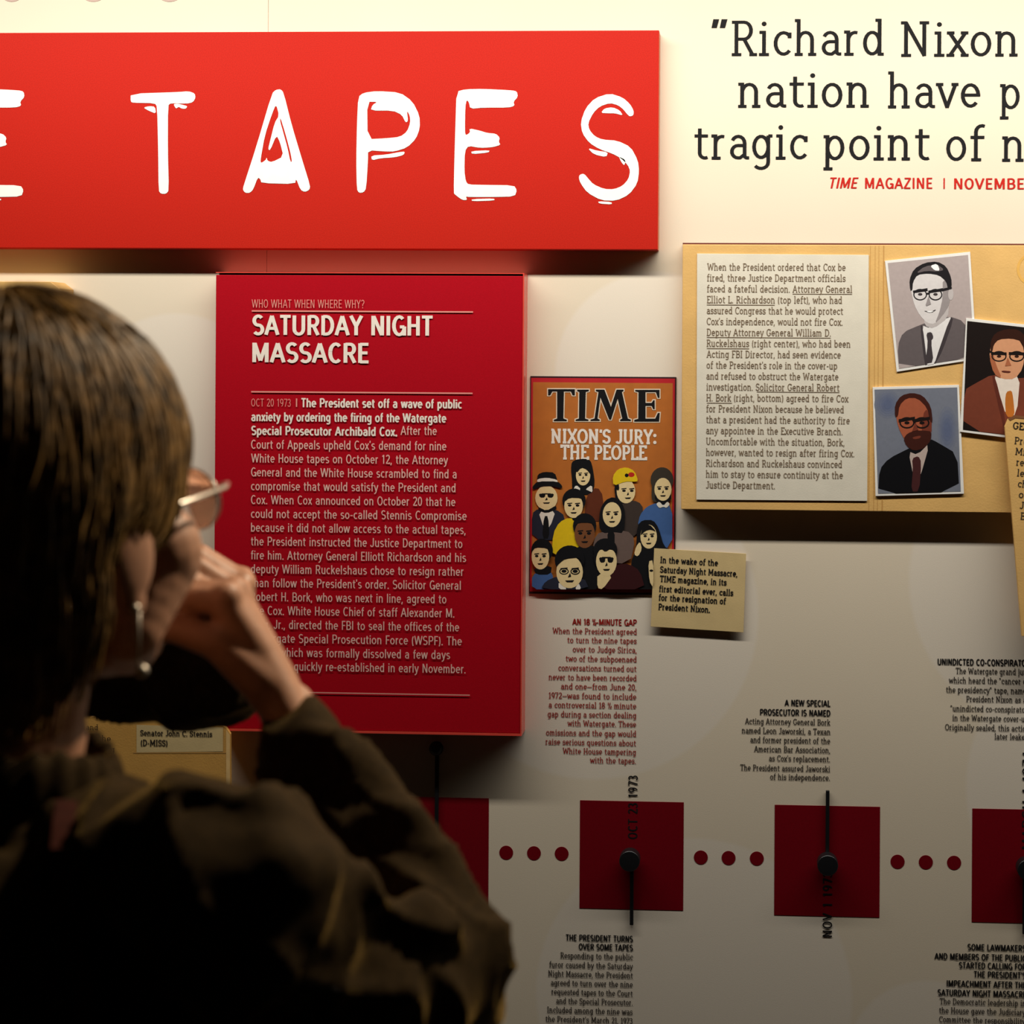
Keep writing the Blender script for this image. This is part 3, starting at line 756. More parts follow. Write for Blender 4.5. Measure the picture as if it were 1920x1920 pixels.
# black and white portrait
p = Portrait('portrait_photo', [(1150,145),(1622,95),(1660,690),(1215,760)], [(1166,157),(1610,112),(1645,678),(1228,742)], FD + .002,
             'black and white portrait photograph, topmost of the three on the manila folder',
             [(176,160,155), (98,88,88), (226,220,216), (214,206,202), (30,26,28), (64,56,58), (188,178,174), (150,140,138), (246,243,240)])
p.poly(1, [(1228,742),(1220,615),(1250,540),(1345,500),(1400,480),(1500,450),(1590,480),(1640,600),(1645,678)])
p.poly(2, [(1352,500),(1400,520),(1510,450),(1520,480),(1430,716),(1375,724)]); p.poly(5, [(1378,545),(1408,538),(1420,570),(1405,590),(1420,708),(1372,716),(1388,600)])
p.poly(5, [(1345,505),(1358,500),(1385,720),(1370,722)]); p.poly(5, [(1512,455),(1530,470),(1470,640),(1430,714),(1424,712)])
p.poly(6, [(1365,440),(1370,505),(1420,520),(1500,460),(1505,380)])
p.poly(3, [(1292,300),(1300,230),(1380,190),(1480,220),(1512,290),(1505,390),(1470,450),(1425,495),(1385,490),(1345,450),(1312,390)])
p.poly(7, [(1470,240),(1515,290),(1508,390),(1465,455),(1425,495),(1452,430),(1470,350)]); p.ell(6, 1515, 330, 15, 32)
p.poly(4, [(1290,310),(1285,250),(1310,190),(1370,155),(1440,148),(1490,175),(1518,240),(1520,290),(1500,310),(1490,260),(1450,225),(1390,215),(1330,222),(1305,262),(1302,310)])
p.poly(1, [(1320,215),(1370,175),(1440,165),(1480,195),(1440,205),(1380,200)]); p.poly(8, [(1400,172),(1440,160),(1455,200),(1425,198)])
for x in (1345, 1430):
    p.ring(4, x, 332, 38, 32, 6); p.poly(4, [(x-40,310),(x+40,296),(x+42,312),(x-38,324)], 0); p.ell(5, x, 330, 12, 7)
p.poly(4, [(1380,322),(1395,320),(1395,330),(1380,332)], 0); p.poly(4, [(1465,300),(1520,288),(1520,300),(1466,314)], 0)
p.poly(7, [(1392,340),(1405,385),(1380,395),(1376,388)], 0); p.poly(5, [(1360,420),(1400,425),(1440,412),(1405,434)]); p.poly(8, [(1375,424),(1425,421),(1400,432)])
p.done()
# man in brown jacket, dark background
p = Portrait('portrait_photo', [(1600,462),(2052,512),(2020,1150),(1566,1092)], [(1606,478),(2038,526),(2006,1132),(1582,1080)], FD + .0042,
             'portrait photograph of a man in brown jacket on black, at the right edge',
             [(26,17,14), (118,58,40), (232,216,200), (212,150,110), (52,24,14), (28,18,14), (190,110,40), (172,100,66), (96,44,32)])
p.poly(1, [(1582,1080),(1590,860),(1640,830),(1750,770),(1830,800),(1960,790),(2030,850),(2010,1130)])
p.poly(2, [(1750,780),(1800,800),(1900,770),(1880,1000),(1820,1000),(1790,900)]); p.poly(6, [(1822,870),(1852,862),(1860,900),(1870,1010),(1820,1010),(1815,920)])
p.poly(8, [(1740,780),(1758,778),(1815,1000),(1812,1090),(1790,1000)])
p.poly(3, [(1728,680),(1738,600),(1790,560),(1880,560),(1925,640),(1915,740),(1870,800),(1800,800),(1752,770)])
p.poly(7, [(1728,680),(1745,640),(1765,720),(1800,798),(1752,770)])
p.poly(4, [(1735,645),(1735,590),(1760,545),(1820,522),(1890,525),(1935,570),(1945,650),(1925,650),(1905,590),(1850,575),(1780,580),(1752,610),(1745,650)])
for x in (1782, 1880):
    p.ring(5, x, 674, 42, 30, 7); p.poly(5, [(x-44,650),(x+42,652),(x+42,668),(x-44,666)], 0); p.ell(4, x, 674, 12, 7)
p.poly(5, [(1730,640),(1748,650),(1748,662),(1730,652)], 0); p.poly(7, [(1830,680),(1850,725),(1815,728)], 0); p.poly(8, [(1795,752),(1850,756),(1840,766),(1800,762)])
p.done()
# bearded man, grey-blue background
p = Portrait('portrait_photo', [(1082,845),(1560,832),(1588,1435),(1098,1448)], [(1092,858),(1550,846),(1570,1422),(1112,1434)], FD + .0028,
             'portrait photograph of a bearded man in black suit on blue grey backdrop',
             [(116,119,130), (13,12,15), (186,166,155), (164,86,58), (62,26,18), (26,16,14), (70,34,34), (116,54,38), (140,140,146), (111,115,129), (106,111,128), (101,107,127), (96,103,126), (92,100,125)])
for k_ in range(5):
    p.ell(9 + k_, 1165, 940, 74 - k_ * 13, 78 - k_ * 13); p.ell(9 + k_, 1495, 1080, 54 - k_ * 9, 130 - k_ * 22)
p.poly(1, [(1112,1434),(1120,1300),(1170,1240),(1290,1180),(1400,1130),(1440,1150),(1550,1215),(1562,1422)])
p.poly(2, [(1280,1200),(1330,1220),(1400,1150),(1340,1360),(1310,1350)]); p.poly(6, [(1300,1240),(1335,1225),(1352,1260),(1340,1422),(1295,1424),(1305,1300)])
p.poly(3, [(1210,1000),(1230,930),(1300,895),(1380,920),(1410,1000),(1408,1110),(1370,1170),(1300,1190),(1255,1130),(1225,1070)])
p.poly(7, [(1370,960),(1410,1000),(1408,1110),(1370,1170),(1350,1080)])
p.poly(4, [(1205,1010),(1205,940),(1240,890),(1300,875),(1360,890),(1405,950),(1415,1040),(1400,1040),(1385,960),(1330,905),(1270,905),(1230,945),(1222,1010)])
p.poly(4, [(1252,1130),(1275,1100),(1320,1085),(1370,1085),(1408,1090),(1405,1140),(1365,1185),(1310,1198),(1268,1170)])
p.poly(7, [(1300,1122),(1350,1112),(1345,1128),(1310,1134)])
for x in (1272, 1355):
    p.ring(5, x, 1042, 42, 32, 8); p.poly(5, [(x-46,1022),(x+44,1008),(x+44,1024),(x-46,1040)], 0); p.ell(5, x, 1042, 14, 8)
p.poly(7, [(1318,1040),(1335,1082),(1300,1090)], 0)
p.done()

# tilted brown folder cut by the right edge
TD = 0.040
side = thing('tilted_folder', w(1940, 1200, 0), 'tilted tan folder page overlapping the right end of the wide folder, cut by the frame', 'folder')
bm_obj('folder_sheet', slab_bm(quad_px([(1884, 800), (1890, 786), (1902, 780), (2110, 800), (2130, 1195), (1916, 1193)], TD), FD + .009, TD, 0.0005), M_MANILA, side)
mb = MB(); fill_px(mb, [[(1890, 785), (1903, 778.5), (2000, 788), (2000, 793), (1904, 784), (1894, 789)]], TD + .0004, 0, 0, 0)
o = mb.build('top_strip', mat('folder_brown_strip', (0.2, 0.07, 0.02), 0.6), side); o['label'] = 'dark brown strip along the top'
mb = MB(); d = TD + EPS; ang = -math.radians(5)
slab_line(mb, "GENERAL", 1899, 1975, 804, 13, d, 14, ang=ang)
for i, t in enumerate(("President", "Minister", "requested", "leading", "charges", "of the", "Justice", "Bork as")):
    W_ = 8.3 * len(t)
    slab_line(mb, t, 1902 + i * 1.6, 1902 + i * 1.6 + W_, 832 + i * 20.2, 13, d, 11, ang=ang)
mb.build('folder_lettering', I_CAP, side)

# ------------------------------------------------------------------ folders at the left, partly behind the visitor
fl = thing('case_folder', w(0, 1500, 0), 'tan folder with a name label showing above the person\'s shoulder', 'folder')
ld_ = 0.047
arc = [(-160, 1310), (160, 1310), (170, 1345), (228, 1328), (250, 1331), (320, 1333), (370, 1341), (405, 1354), (424, 1364), (432, 1376), (433, 1560), (-160, 1560)]
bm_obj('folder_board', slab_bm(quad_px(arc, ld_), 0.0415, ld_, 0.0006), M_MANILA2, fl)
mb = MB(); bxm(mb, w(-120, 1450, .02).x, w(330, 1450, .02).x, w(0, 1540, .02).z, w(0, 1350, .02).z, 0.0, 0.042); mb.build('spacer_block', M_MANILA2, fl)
mb = MB(); fill_px(mb, [[(424, 1368), (431, 1378), (431.5, 1558), (424, 1558)]], ld_ + .0003, 0, 0, 0); fill_px(mb, [[(250, 1410), (424, 1410), (424, 1412.5), (250, 1412.5)]], ld_ + .0003, 1, 0, 0)
fill_px(mb, [[(418, 1363), (420, 1363), (420, 1410), (418, 1410)]], ld_ + .0003, 1, 0, 0)
mb.build('edge_strips', [mat('manila_lit_edge', (0.82, 0.52, 0.2), 0.6), ra], fl)  # lighter strip: light along the folder's right edge is put into its colour
mb = MB(); fill_px(mb, [[(256, 1359), (418, 1364), (418, 1409), (256, 1411)]], ld_ + .0004, 0, 0, 0)
o = mb.build('name_label', M_NOTE, fl)
mb = MB(); fill_px(mb, [[(240, 1333), (258, 1327.5), (320, 1328), (372, 1336.5), (384, 1344), (320, 1334.5), (262, 1333)]], ld_ + .0005, 0, 0, 0)
mb.build('paper_edge', M_PBORD, fl)
mb = MB()
slab_line(mb, "Senator John C. Stennis", 263, 398, 1379, 10.5, ld_ + .0009, 16); slab_line(mb, "(D-MISS)", 264, 314, 1398, 11.5, ld_ + .0009, 16)
mb.build('label_lettering', I_CAP, fl); mb = MB()
for t, x, y in (("right", 180, 1348), ("and", 162, 1369), ("into the", 150, 1389), ("a missing", 150, 1409)):
    slab_line(mb, t, x, x + 7.2 * len(t), y, 11, ld_ + .0009, 11)
mb.build('folder_lettering', I_CAP, fl)
up = thing('upper_folder', w(0, 700, 0), 'tan folder hidden behind the person\'s head, only its upper corner showing', 'folder')
bm_obj('folder_board', slab_bm(quad_px([(-300, 526), (95, 528), (112, 541), (114, 900), (-300, 900)], 0.05), 0.0, 0.05, 0.0008), M_MANILA, up)

# ------------------------------------------------------------------ timeline: squares, dots, markers, dates
def square(x0, y0, x1, y1, label):
    a, b, c, e = rect(x0, y0, x1, y1, 0.0005)
    tag(bm_obj('timeline_square', box_bm(a, b, c, e, 0.0, 0.0005, 0.0, 1), M_SQUARE), label, 'square', 'squares along the timeline')
square(721, 1495, 916, 1699, 'dark maroon timeline square half hidden by the person\'s sleeve')
square(1087, 1502.5, 1281.5, 1705, 'dark maroon timeline square directly below the red minute gap caption')
square(1452, 1511, 1649.5, 1718, 'dark maroon timeline square with a marker bar rising from its knob')
square(1822.5, 1518, 2022, 1731, 'dark maroon timeline square cut by the right edge of the picture')
dots = [(949,1599),(1001,1600),(1053,1601),(1314,1608),(1366,1609),(1419,1610),(1683,1616),(1736,1617),(1789,1618)]
pos = ('left', 'middle', 'right')
seg = ('beside the person\'s sleeve', 'between the two full maroon squares', 'next to the right edge square')
for i, (x, y) in enumerate(dots):
    c = w(x, y, 0.001); r = 13.1 * mpp(0)
    bm = bmesh.new()
    bmesh.ops.create_cone(bm, cap_ends=True, segments=32, radius1=r, radius2=r, depth=0.0004, matrix=Matrix.Translation((c.x, -0.0002, c.z)) @ Matrix.Rotation(math.pi / 2, 4, 'X'))
    tag(bm_obj('timeline_dot', bm, M_SQUARE), '%s of three small maroon dots %s' % (pos[i % 3], seg[i // 3]), 'dot', 'dots along the timeline')

def marker(x, y, r, px, py, label, tip=0):
    c = w(x, y, 0); k = mpp(0.03)
    t = thing('timeline_marker', (c.x, 0, c.z), label, 'marker', 'black timeline markers')
    # knob: turned profile along -Y (neck, mushroom cap)
    prof = [(0.55, 0.0005), (0.55, 0.006), (0.92, 0.0075), (1.0, 0.0085), (1.0, 0.0245), (0.985, 0.0255), (0.95, 0.026), (0.5, 0.0262), (0.0, 0.0263)]
    n = 28; vs = []; fs = []
    for (q_, yy) in prof:
        for j in range(n):
            a = 2 * math.pi * j / n
            vs.append((c.x + q_ * r * k * math.cos(a), -yy, c.z + q_ * r * k * math.sin(a)))
    for i in range(len(prof) - 1):
        for j in range(n): fs.append((i*n+j, i*n+(j+1) % n, (i+1)*n+(j+1) % n, (i+1)*n+j))
    mb = MB(); mb.add(vs, fs); o = mb.build('knob', M_BLACK, t, True)
    for p_ in o.data.polygons: p_.use_smooth = p_.index < (len(prof) - 4) * n
    e = w(px, py, 0.006)
    a0, a1 = (e.z, c.z) if e.z < c.z else (c.z, e.z)
    h = 3.4 * mpp(0.006)
    bm_obj('pointer_bar', box_bm(e.x - h, e.x + h, a0, a1, 0.0013, 0.006, 0.0006), M_BLACK, t)
    if tip:
        bm = bmesh.new(); bmesh.ops.create_uvsphere(bm, u_segments=24, v_segments=14, radius=tip * mpp(0.01), matrix=Matrix.Translation((e.x, -0.0105, e.z)))
        bm_obj('bar_tip', bm, M_BLACK, t, True)
marker(819, 1598, 19, 819, 1402, 'black marker bar with a ball tip in the shadow under the crimson panel', 13.5)
marker(1182.5, 1605, 19.5, 1184, 1735, 'black knob marker with its bar pointing down from the square under the red caption')
marker(1550.5, 1613, 19.5, 1552, 1483, 'black knob marker with its bar pointing up toward the special prosecutor caption')
marker(1922, 1621, 19.5, 1921, 1752, 'black knob marker half cut by the right edge of the picture')

def date(txt, x, yb, length, label):
    mb = MB(); L = length * mpp(.001)
    sans_line(mb, txt, x, 0, yb, 17.5, .0008, 14, ang=math.pi / 2, length=L, track=5)
    tag(mb.build('date_lettering', I_BLACK), label, 'lettering', 'vertical dates on the timeline')
date("OCT 23 1973", 1195, 1573, 119, 'vertical black date running up from the maroon square under the red caption')
date("NOV 1 1973", 1560, 1757, 122, 'vertical black date below the maroon square with the rising marker bar')
date("MARCH 1 1974", 1934, 1592, 180, 'vertical black date cut by the right edge above the last maroon square')

def caption(name, label, heads, lines, xr, y0, pitch, icol, hcol, d=0.0006, hw=19):
    t = thing(name, w(xr - 70, y0 + pitch * (len(heads) + len(lines)), 0), label, 'caption', 'captions on the timeline')
    mb = MB()
    for i, (s, xl) in enumerate(heads): sans_line(mb, s, xl, xr, y0 + i * pitch + 5.4, 11.5, d, hw)
    mb.build('heading_lettering', hcol, t)
    mb = MB()
    for i, (s, xl) in enumerate(lines):
        k_ = i + len(heads)
        slab_line(mb, s, xl, xr - k_ * .12, y0 + k_ * pitch + 4.6, 11.3, d, 13)
    mb.build('body_lettering', icol, t)
caption('wall_caption', 'red caption in right aligned lines below the magazine cover', [("AN 18 ½-MINUTE GAP", 1073)],
 [("When the President agreed", 1036), ("to turn the nine tapes", 1064), ("over to Judge Sirica,", 1074), ("two of the subpoenaed", 1061), ("conversations turned out", 1047), ("never to have been recorded", 1029),
  ("and one—from June 20,", 1052), ("1972—was found to include", 1029), ("a controversial 18 ½ minute", 1029), ("gap during a section dealing", 1027), ("with Watergate. These", 1064), ("omissions and the gap would", 1024),
  ("raise serious questions about", 1023), ("White House tampering", 1055), ("with the tapes.", 1106)], 1194, 1166, 17.33, I_DKRED, I_DKRED)
caption('wall_caption', 'black caption above the maroon square that has a rising marker bar', [("A NEW SPECIAL", 1471), ("PROSECUTOR IS NAMED", 1425)],
 [("Acting Attorney General Bork", 1397), ("named Leon Jaworski, a Texan", 1391), ("and former president of the", 1407), ("American Bar Association,", 1414), ("as Cox's replacement.", 1442), ("The President assured Jaworski", 1388), ("of his independence.", 1444)],
 1557, 1318, 17.4, I_CAP, I_BLACK)
caption('wall_caption', 'black caption cut by the right edge, below the tilted tan folder', [("UNINDICTED CO-CONSPIRATOR", 1758)],
 [("The Watergate grand jury,", 1792), ('which heard the "cancer on', 1779), ('the presidency" tape, named', 1774), ("President Nixon as an", 1812), ('"unindicted co-conspirator"', 1782), ("in the Watergate cover-up.", 1786), ("Originally sealed, this action", 1772), ("later leaked.", 1865)],
 1931, 1241, 17.6, I_CAP, I_BLACK)
caption('wall_caption', 'black caption at the bottom beside the person\'s elbow', [("THE PRESIDENT TURNS", 1061), ("OVER SOME TAPES", 1085)],
 [("Responding to the public", 1051), ("furor caused by the Saturday", 1030), ("Night Massacre, the President", 1028), ("agreed to turn over the nine", 1033), ("requested tapes to the Court", 1034), ("and the Special Prosecutor.", 1043), ("Included among the nine was", 1026), ("the President's March 21, 1973", 1023)],
 1187, 1758, 17.0, I_CAP, I_BLACK)
caption('wall_caption', 'black caption with a six line bold heading in the bottom right corner', [("SOME LAWMAKERS", 1814), ("AND MEMBERS OF THE PUBLIC", 1752), ("STARTED CALLING FOR", 1798), ("THE PRESIDENT'S", 1826), ("IMPEACHMENT AFTER THE", 1775), ("SATURDAY NIGHT MASSACRE", 1758)],
 [("The Democratic leadership in", 1762), ("the House gave the Judiciary", 1761), ("Committee the responsibility", 1761)], 1924, 1776, 17.0, I_CAP, I_BLACK)
# pale round marks whose lower rims just enter the top edge
for x, r, n_ in ((22, 26, 'leftmost'), (175, 30, 'middle'), (318, 30, 'rightmost')):
    mb = MB(); c = w(x, 4 - r, .0006); k = mpp(0) * r
    mb.poly([(c.x + k * math.cos(i * .2094), c.y, c.z + k * math.sin(i * .2094)) for i in range(30)])
    tag(mb.build('wall_mark', ink((190, 165, 150))), n_ + ' pale tan printed mark just entering the top edge above the red sign', 'mark', 'marks at the top edge')

# ================================================================== the visitor
def remesh(name, bm, voxel, smooth, mats, parent=None, disp=None):
    me = bpy.data.meshes.new(name); me.from_pydata(bm.v, [], bm.f)
    o = bpy.data.objects.new(name, me); COL.objects.link(o)
    m = o.modifiers.new('r', 'REMESH'); m.mode = 'VOXEL'; m.voxel_size = voxel
    if smooth:
        s = o.modifiers.new('s', 'SMOOTH'); s.iterations = smooth; s.factor = 0.5
    dg = bpy.context.evaluated_depsgraph_get()
    me2 = bpy.data.meshes.new_from_object(o.evaluated_get(dg))
    bpy.data.objects.remove(o); bpy.data.meshes.remove(me)
    if disp:
        nr = [v.normal.copy() for v in me2.vertices]
        for v, n in zip(me2.vertices, nr): v.co = v.co + n * disp(v.co, n)
    me2.materials.clear()
    for mm in (mats if isinstance(mats, (list, tuple)) else [mats]): me2.materials.append(mm)
    me2.polygons.foreach_set('use_smooth', [True] * len(me2.polygons))
    return link(name, me2, parent)

_sph = bmesh.new(); bmesh.ops.create_uvsphere(_sph, u_segments=18, v_segments=10, radius=1.0)
_sph.verts.ensure_lookup_table()
SPV = [v.co.copy() for v in _sph.verts]; SPF = [tuple(v.index for v in f.verts) for f in _sph.faces]; _sph.free()
def ball(mb, c, r, axes=None):
    """ellipsoid: r = (a,b,c) along axes"""
    if not hasattr(r, '__len__'): r = (r, r, r)
    A = axes or (Vector((1, 0, 0)), Vector((0, 1, 0)), Vector((0, 0, 1)))
    a, b, e = A[0] * r[0], A[1] * r[1], A[2] * r[2]
    mb.add([c + a * v.x + b * v.y + e * v.z for v in SPV], SPF)

def limb(bm, pts, n=None, flat=None):
    """chain of tapered capsules through [(point, radius)]"""
    for (a, ra_), (b, rb) in zip(pts, pts[1:]):
        l = (b - a).length
        k = max(2, int(l / (min(ra_, rb) * 0.45)))
        for i in range(k + 1):
            t = i / k
            ball(bm, a.lerp(b, t), ra_ + (rb - ra_) * t)

HC = at(70, 962, 1.06)                       # centre of the head
th = math.radians(25)                         # facing: to the right and towards the wall
hf = (Fv * math.cos(th) + R0 * math.sin(th)); hf.z = 0.12; hf.normalize()
hr = hf.cross(Vector((0, 0, 1))).normalized()
hu = hr.cross(hf).normalized()
def H(f, r, u): return HC + hf * f + hr * r + hu * u
AX = (hf, hr, hu)
M_SKIN = mat('skin', (0.46, 0.23, 0.14), 0.5, 0.08, 120, 0.15, 600)
M_HAIR = mat('brown_hair', (0.035, 0.017, 0.004), 0.5, 0.5, 70, 0.0, spec=0.25, col2=(0.22, 0.115, 0.028))
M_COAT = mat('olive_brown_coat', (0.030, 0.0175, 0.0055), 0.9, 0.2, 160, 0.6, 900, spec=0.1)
def sheen(m, wt, col, rough):
    b = m.node_tree.nodes['Principled BSDF']
    b.inputs['Sheen Weight'].default_value = wt; b.inputs['Sheen Tint'].default_value = col; b.inputs['Sheen Roughness'].default_value = rough
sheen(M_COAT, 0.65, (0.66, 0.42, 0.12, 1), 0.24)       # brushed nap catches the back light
sheen(M_HAIR, 0.5, (0.75, 0.45, 0.14, 1), 0.35)
M_STRAP = mat('strap_brown', (0.045, 0.010, 0.006), 0.85, 0.15, 100, spec=0.1)
M_METAL = mat('spectacle_metal', (0.55, 0.5, 0.44), 0.3, 0.05, 100, metal=1.0)
M_TROUS = mat('dark_trousers', (0.02, 0.018, 0.02), 0.9, 0.2, 200, 0.3, 900)
M_SHOE = mat('black_shoe_leather', (0.012, 0.01, 0.01), 0.4, 0.1, 100)

# joints
NB = at(0, 1470, 1.045)                      # base of the neck
SR = at(445, 1695, 0.965)                     # right shoulder
EL = at(838, 1838, 1.09)                      # right elbow
WR = at(545, 1345, 1.185)                     # right wrist
KN = at(425, 1118, 1.20)                      # knuckles
SL = at(-300, 1640, 1.20)
ELL = at(-60, 1205, 1.42)
WRL = at(436, 1268, 1.39)
HIP = Vector((HC.x - 0.05, HC.y - 0.05, 0.90))
feetR = Vector((HIP.x + 0.08, HIP.y + 0.02, 0.03)); feetL = Vector((HIP.x - 0.09, HIP.y + 0.05, 0.03))
person = thing('person', (HIP.x, HIP.y, 0.0), 'person in glasses and olive brown coat seen from behind, hand raised to mouth', 'person')

# ---- body: head, neck, torso core and arms in one skin
bm = MB()
ball(bm, H(-.012, 0, .035), (.098, .076, .092), AX)
ball(bm, H(.030, 0, -.035), (.066, .058, .080), AX)
ball(bm, H(.050, 0, -.090), (.036, .036, .028), AX)
for s in (-1, 1):
    ball(bm, H(.052, s * .042, -.034), (.032, .032, .034), AX)      # cheekbones
    limb(bm, [(H(.050, s * .040, -.040), .032), (H(.022, s * .046, -.075), .022), (H(.054, s * .014, -.098), .020)])      # jaw
    ball(bm, H(.077, s * .030, .012), (.014, .022, .008), AX)       # brows
    ball(bm, H(.072, s * .031, -.006), (.013, .014, .010), AX)      # eyes
    ball(bm, H(-.008, s * .081, -.020), (.019, .006, .029), AX)     # ears
    ball(bm, H(-.008, s * .079, -.048), (.010, .006, .013), AX)
limb(bm, [(H(.086, 0, .0), .007), (H(.108, 0, -.038), .012)])
ball(bm, H(.094, .011, -.042), .009); ball(bm, H(.094, -.011, -.042), .009)
ball(bm, H(.088, 0, -.066), (.012, .022, .006), AX); ball(bm, H(.086, 0, -.076), (.012, .019, .006), AX)
limb(bm, [(H(-.030, 0, -.05), .052), (NB, .050), (NB + Vector((0, 0, -.08)), .045)])
CH = NB.lerp(HIP, 0.35)
limb(bm, [(NB + Vector((0, 0, -.10)), .06), (CH, .115), (HIP, .12)])
limb(bm, [(NB + Vector((0, 0, -.08)), .034), (SR, .036), (EL, .030), (WR, .021)])
limb(bm, [(NB + Vector((0, 0, -.08)), .034), (SL, .036), (ELL, .030), (WRL, .022)])
# right hand: back of the hand from wrist to knuckles, fingers bent towards the mouth
hd = (KN - WR).normalized()
view = (at(450, 1200, 1.2) - CAM).normalized()
side_ = hd.cross(view).normalized()           # across the hand in the picture (towards upper right)
if side_.dot(R0) < 0: side_ = -side_
back = side_.cross(hd).normalized()
if back.dot(view) > 0: back = -back           # towards the camera
# the knuckle row runs partly across the picture and partly away from the camera
row = (side_ * 0.14 - back * 0.99).normalized()
out = row.cross(hd).normalized()
if out.dot(side_) < 0: out = -out             # back-of-hand normal
ball(bm, WR + out * .010 + hd * .008, .0105)  # wrist bone
def hand(bm, WR, KN, hd, row, out, mouth):
    tips = []
    for i, (off, L, up_) in enumerate(((-.029, .92, .000), (-.010, 1.0, .003), (.010, .96, .002), (.028, .82, -.003))):
        k0 = KN + row * off + out * up_ - hd * (.004 * abs(i - 1.2))
        limb(bm, [(WR + row * off * .45, .0160), (WR.lerp(k0, .5) + out * .002, .0140), (k0, .0112)])
        ball(bm, k0 + out * .003, .0118)
        l1, l2, l3 = .044 * L, .027 * L, .021 * L
        d1 = (hd * .55 - out * .85).normalized()
        d2 = (hd * -.10 - out * .95).normalized()
        d3 = (hd * -.75 - out * .60).normalized()
        p1 = k0 + d1 * l1; p2 = p1 + d2 * l2; p3 = p2 + d3 * l3
        limb(bm, [(k0, .0105), (p1, .0092)]); ball(bm, p1, .0098)
        limb(bm, [(p1, .0090), (p2, .0080)]); ball(bm, p2, .0085); limb(bm, [(p2, .0079), (p3, .0066)])
    # tendons on the back of the hand
    for off in (-.020, 0.0, .019):
        limb(bm, [(WR.lerp(KN, .25) + row * off * .6 + out * .0135, .003), (KN + row * off + out * .0105, .004)])
    # thumb leaves the side of the palm near its base
    t0 = WR + hd * .030 - row * .017 - out * .004
    t1 = t0 + (hd * .90 - row * .25 - out * .30).normalized() * .040
    t2 = t1 + (hd * .75 - row * .05 - out * .65).normalized() * .031
    t3 = t2 + (hd * .35 + row * .10 - out * .90).normalized() * .025
    limb(bm, [(WR + hd * .004 - row * .006, .017), (t0, .0155), (t1, .0120), (t2, .0100), (t3, .0080)])
hand(bm, WR, KN, hd, row, out, H(.1, 0, -.07))
# left hand closing in front of the chin, behind the right hand
KL = WRL + (at(436, 1190, 1.38) - WRL).normalized() * .08
hdl = (KL - WRL).normalized(); outl = (R0 - hdl * R0.dot(hdl)).normalized(); rowl = hdl.cross(outl).normalized()
hand(bm, WRL, KL, hdl, rowl, outl, None)
body = remesh('body', bm, 0.0024, 7, M_SKIN, person)

# ---- coat
bm = MB()
limb(bm, [(NB + Vector((0, 0, -.04)), .058), (NB + Vector((0, 0, -.10)), .105), (CH, .155), (HIP + Vector((0, 0, .06)), .165), (HIP + Vector((0, 0, -.08)), .17)])
limb(bm, [(CH, .13), (at(520, 2060, 1.08), .10)])
limb(bm, [(NB + Vector((0, 0, -.045)), .060), (NB.lerp(SR, .55) + Vector((0, 0, -.010)), .050), (SR, .060), (SR.lerp(EL, .5) + Vector((0, 0, -.022)), .050), (EL, .046), (EL.lerp(WR, .45), .037), (WR.lerp(EL, .18), .031), (WR.lerp(EL, .10), .030)])
limb(bm, [(NB + Vector((0, 0, -.045)), .060), (NB.lerp(SL, .6), .058), (SL, .062), (SL.lerp(ELL, .5), .06), (ELL, .050), (ELL.lerp(WRL, .5), .046), (WRL.lerp(ELL, .02), .042)])
# sleeve cloth hanging inside the bent arm, and bunched gathers along the top of the upper arm
limb(bm, [(at(565, 1490, 1.165), .030), (at(620, 1600, 1.145), .048), (at(740, 1740, 1.12), .048)])
limb(bm, [(at(*q_[:3]), q_[3]) for q_ in ((300, 1500, .995, .010), (380, 1500, .975, .014), (440, 1508, .965, .009), (505, 1528, .965, .017), (545, 1550, .97, .010), (585, 1612, .98, .016),
     (625, 1650, .985, .009), (675, 1682, .995, .018), (725, 1702, 1.01, .010), (785, 1722, 1.03, .016), (850, 1775, 1.05, .011))])
limb(bm, [(at(*q_[:3]), q_[3]) for q_ in ((588, 1384, 1.15, .010), (662, 1424, 1.14, .012), (728, 1490, 1.13, .008), (762, 1548, 1.12, .013), (806, 1606, 1.11, .009), (850, 1676, 1.10, .013), (905, 1752, 1.09, .010), (935, 1815, 1.09, .012))])
def folds(co, n):
    s = 0.0
    a = noise.noise(Vector((co.x * 9, co.y * 9, co.z * 14)))
    r1 = 1 - abs(noise.noise(co * 13 + Vector((3, 1, 7))))
    r2 = 1 - abs(noise.noise(Vector((co.x * 20 + co.z * 18, co.y * 16, co.z * 10 - co.x * 9)) + Vector((9, 2, 4))))
    s = 0.007 * a + 0.011 * (r1 ** 3 - .45) + 0.009 * (r2 ** 4 - .4)
    return s
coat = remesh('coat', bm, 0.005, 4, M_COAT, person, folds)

# stand-up collar around the neck
bm = MB()
nd = (HC - NB).normalized()
na = nd.orthogonal().normalized(); nb_ = nd.cross(na)
for i in range(26):
    a = i * 2 * math.pi / 26
    p_ = NB + na * math.cos(a) * .066 + nb_ * math.sin(a) * .062
    ball(bm, p_ + nd * (.000 + .005 * math.sin(3 * a)), (.010, .010, .028), (na, nb_, nd))
remesh('collar', bm, 0.004, 3, M_COAT, person, lambda c, n: .002 * noise.noise(c * 40))

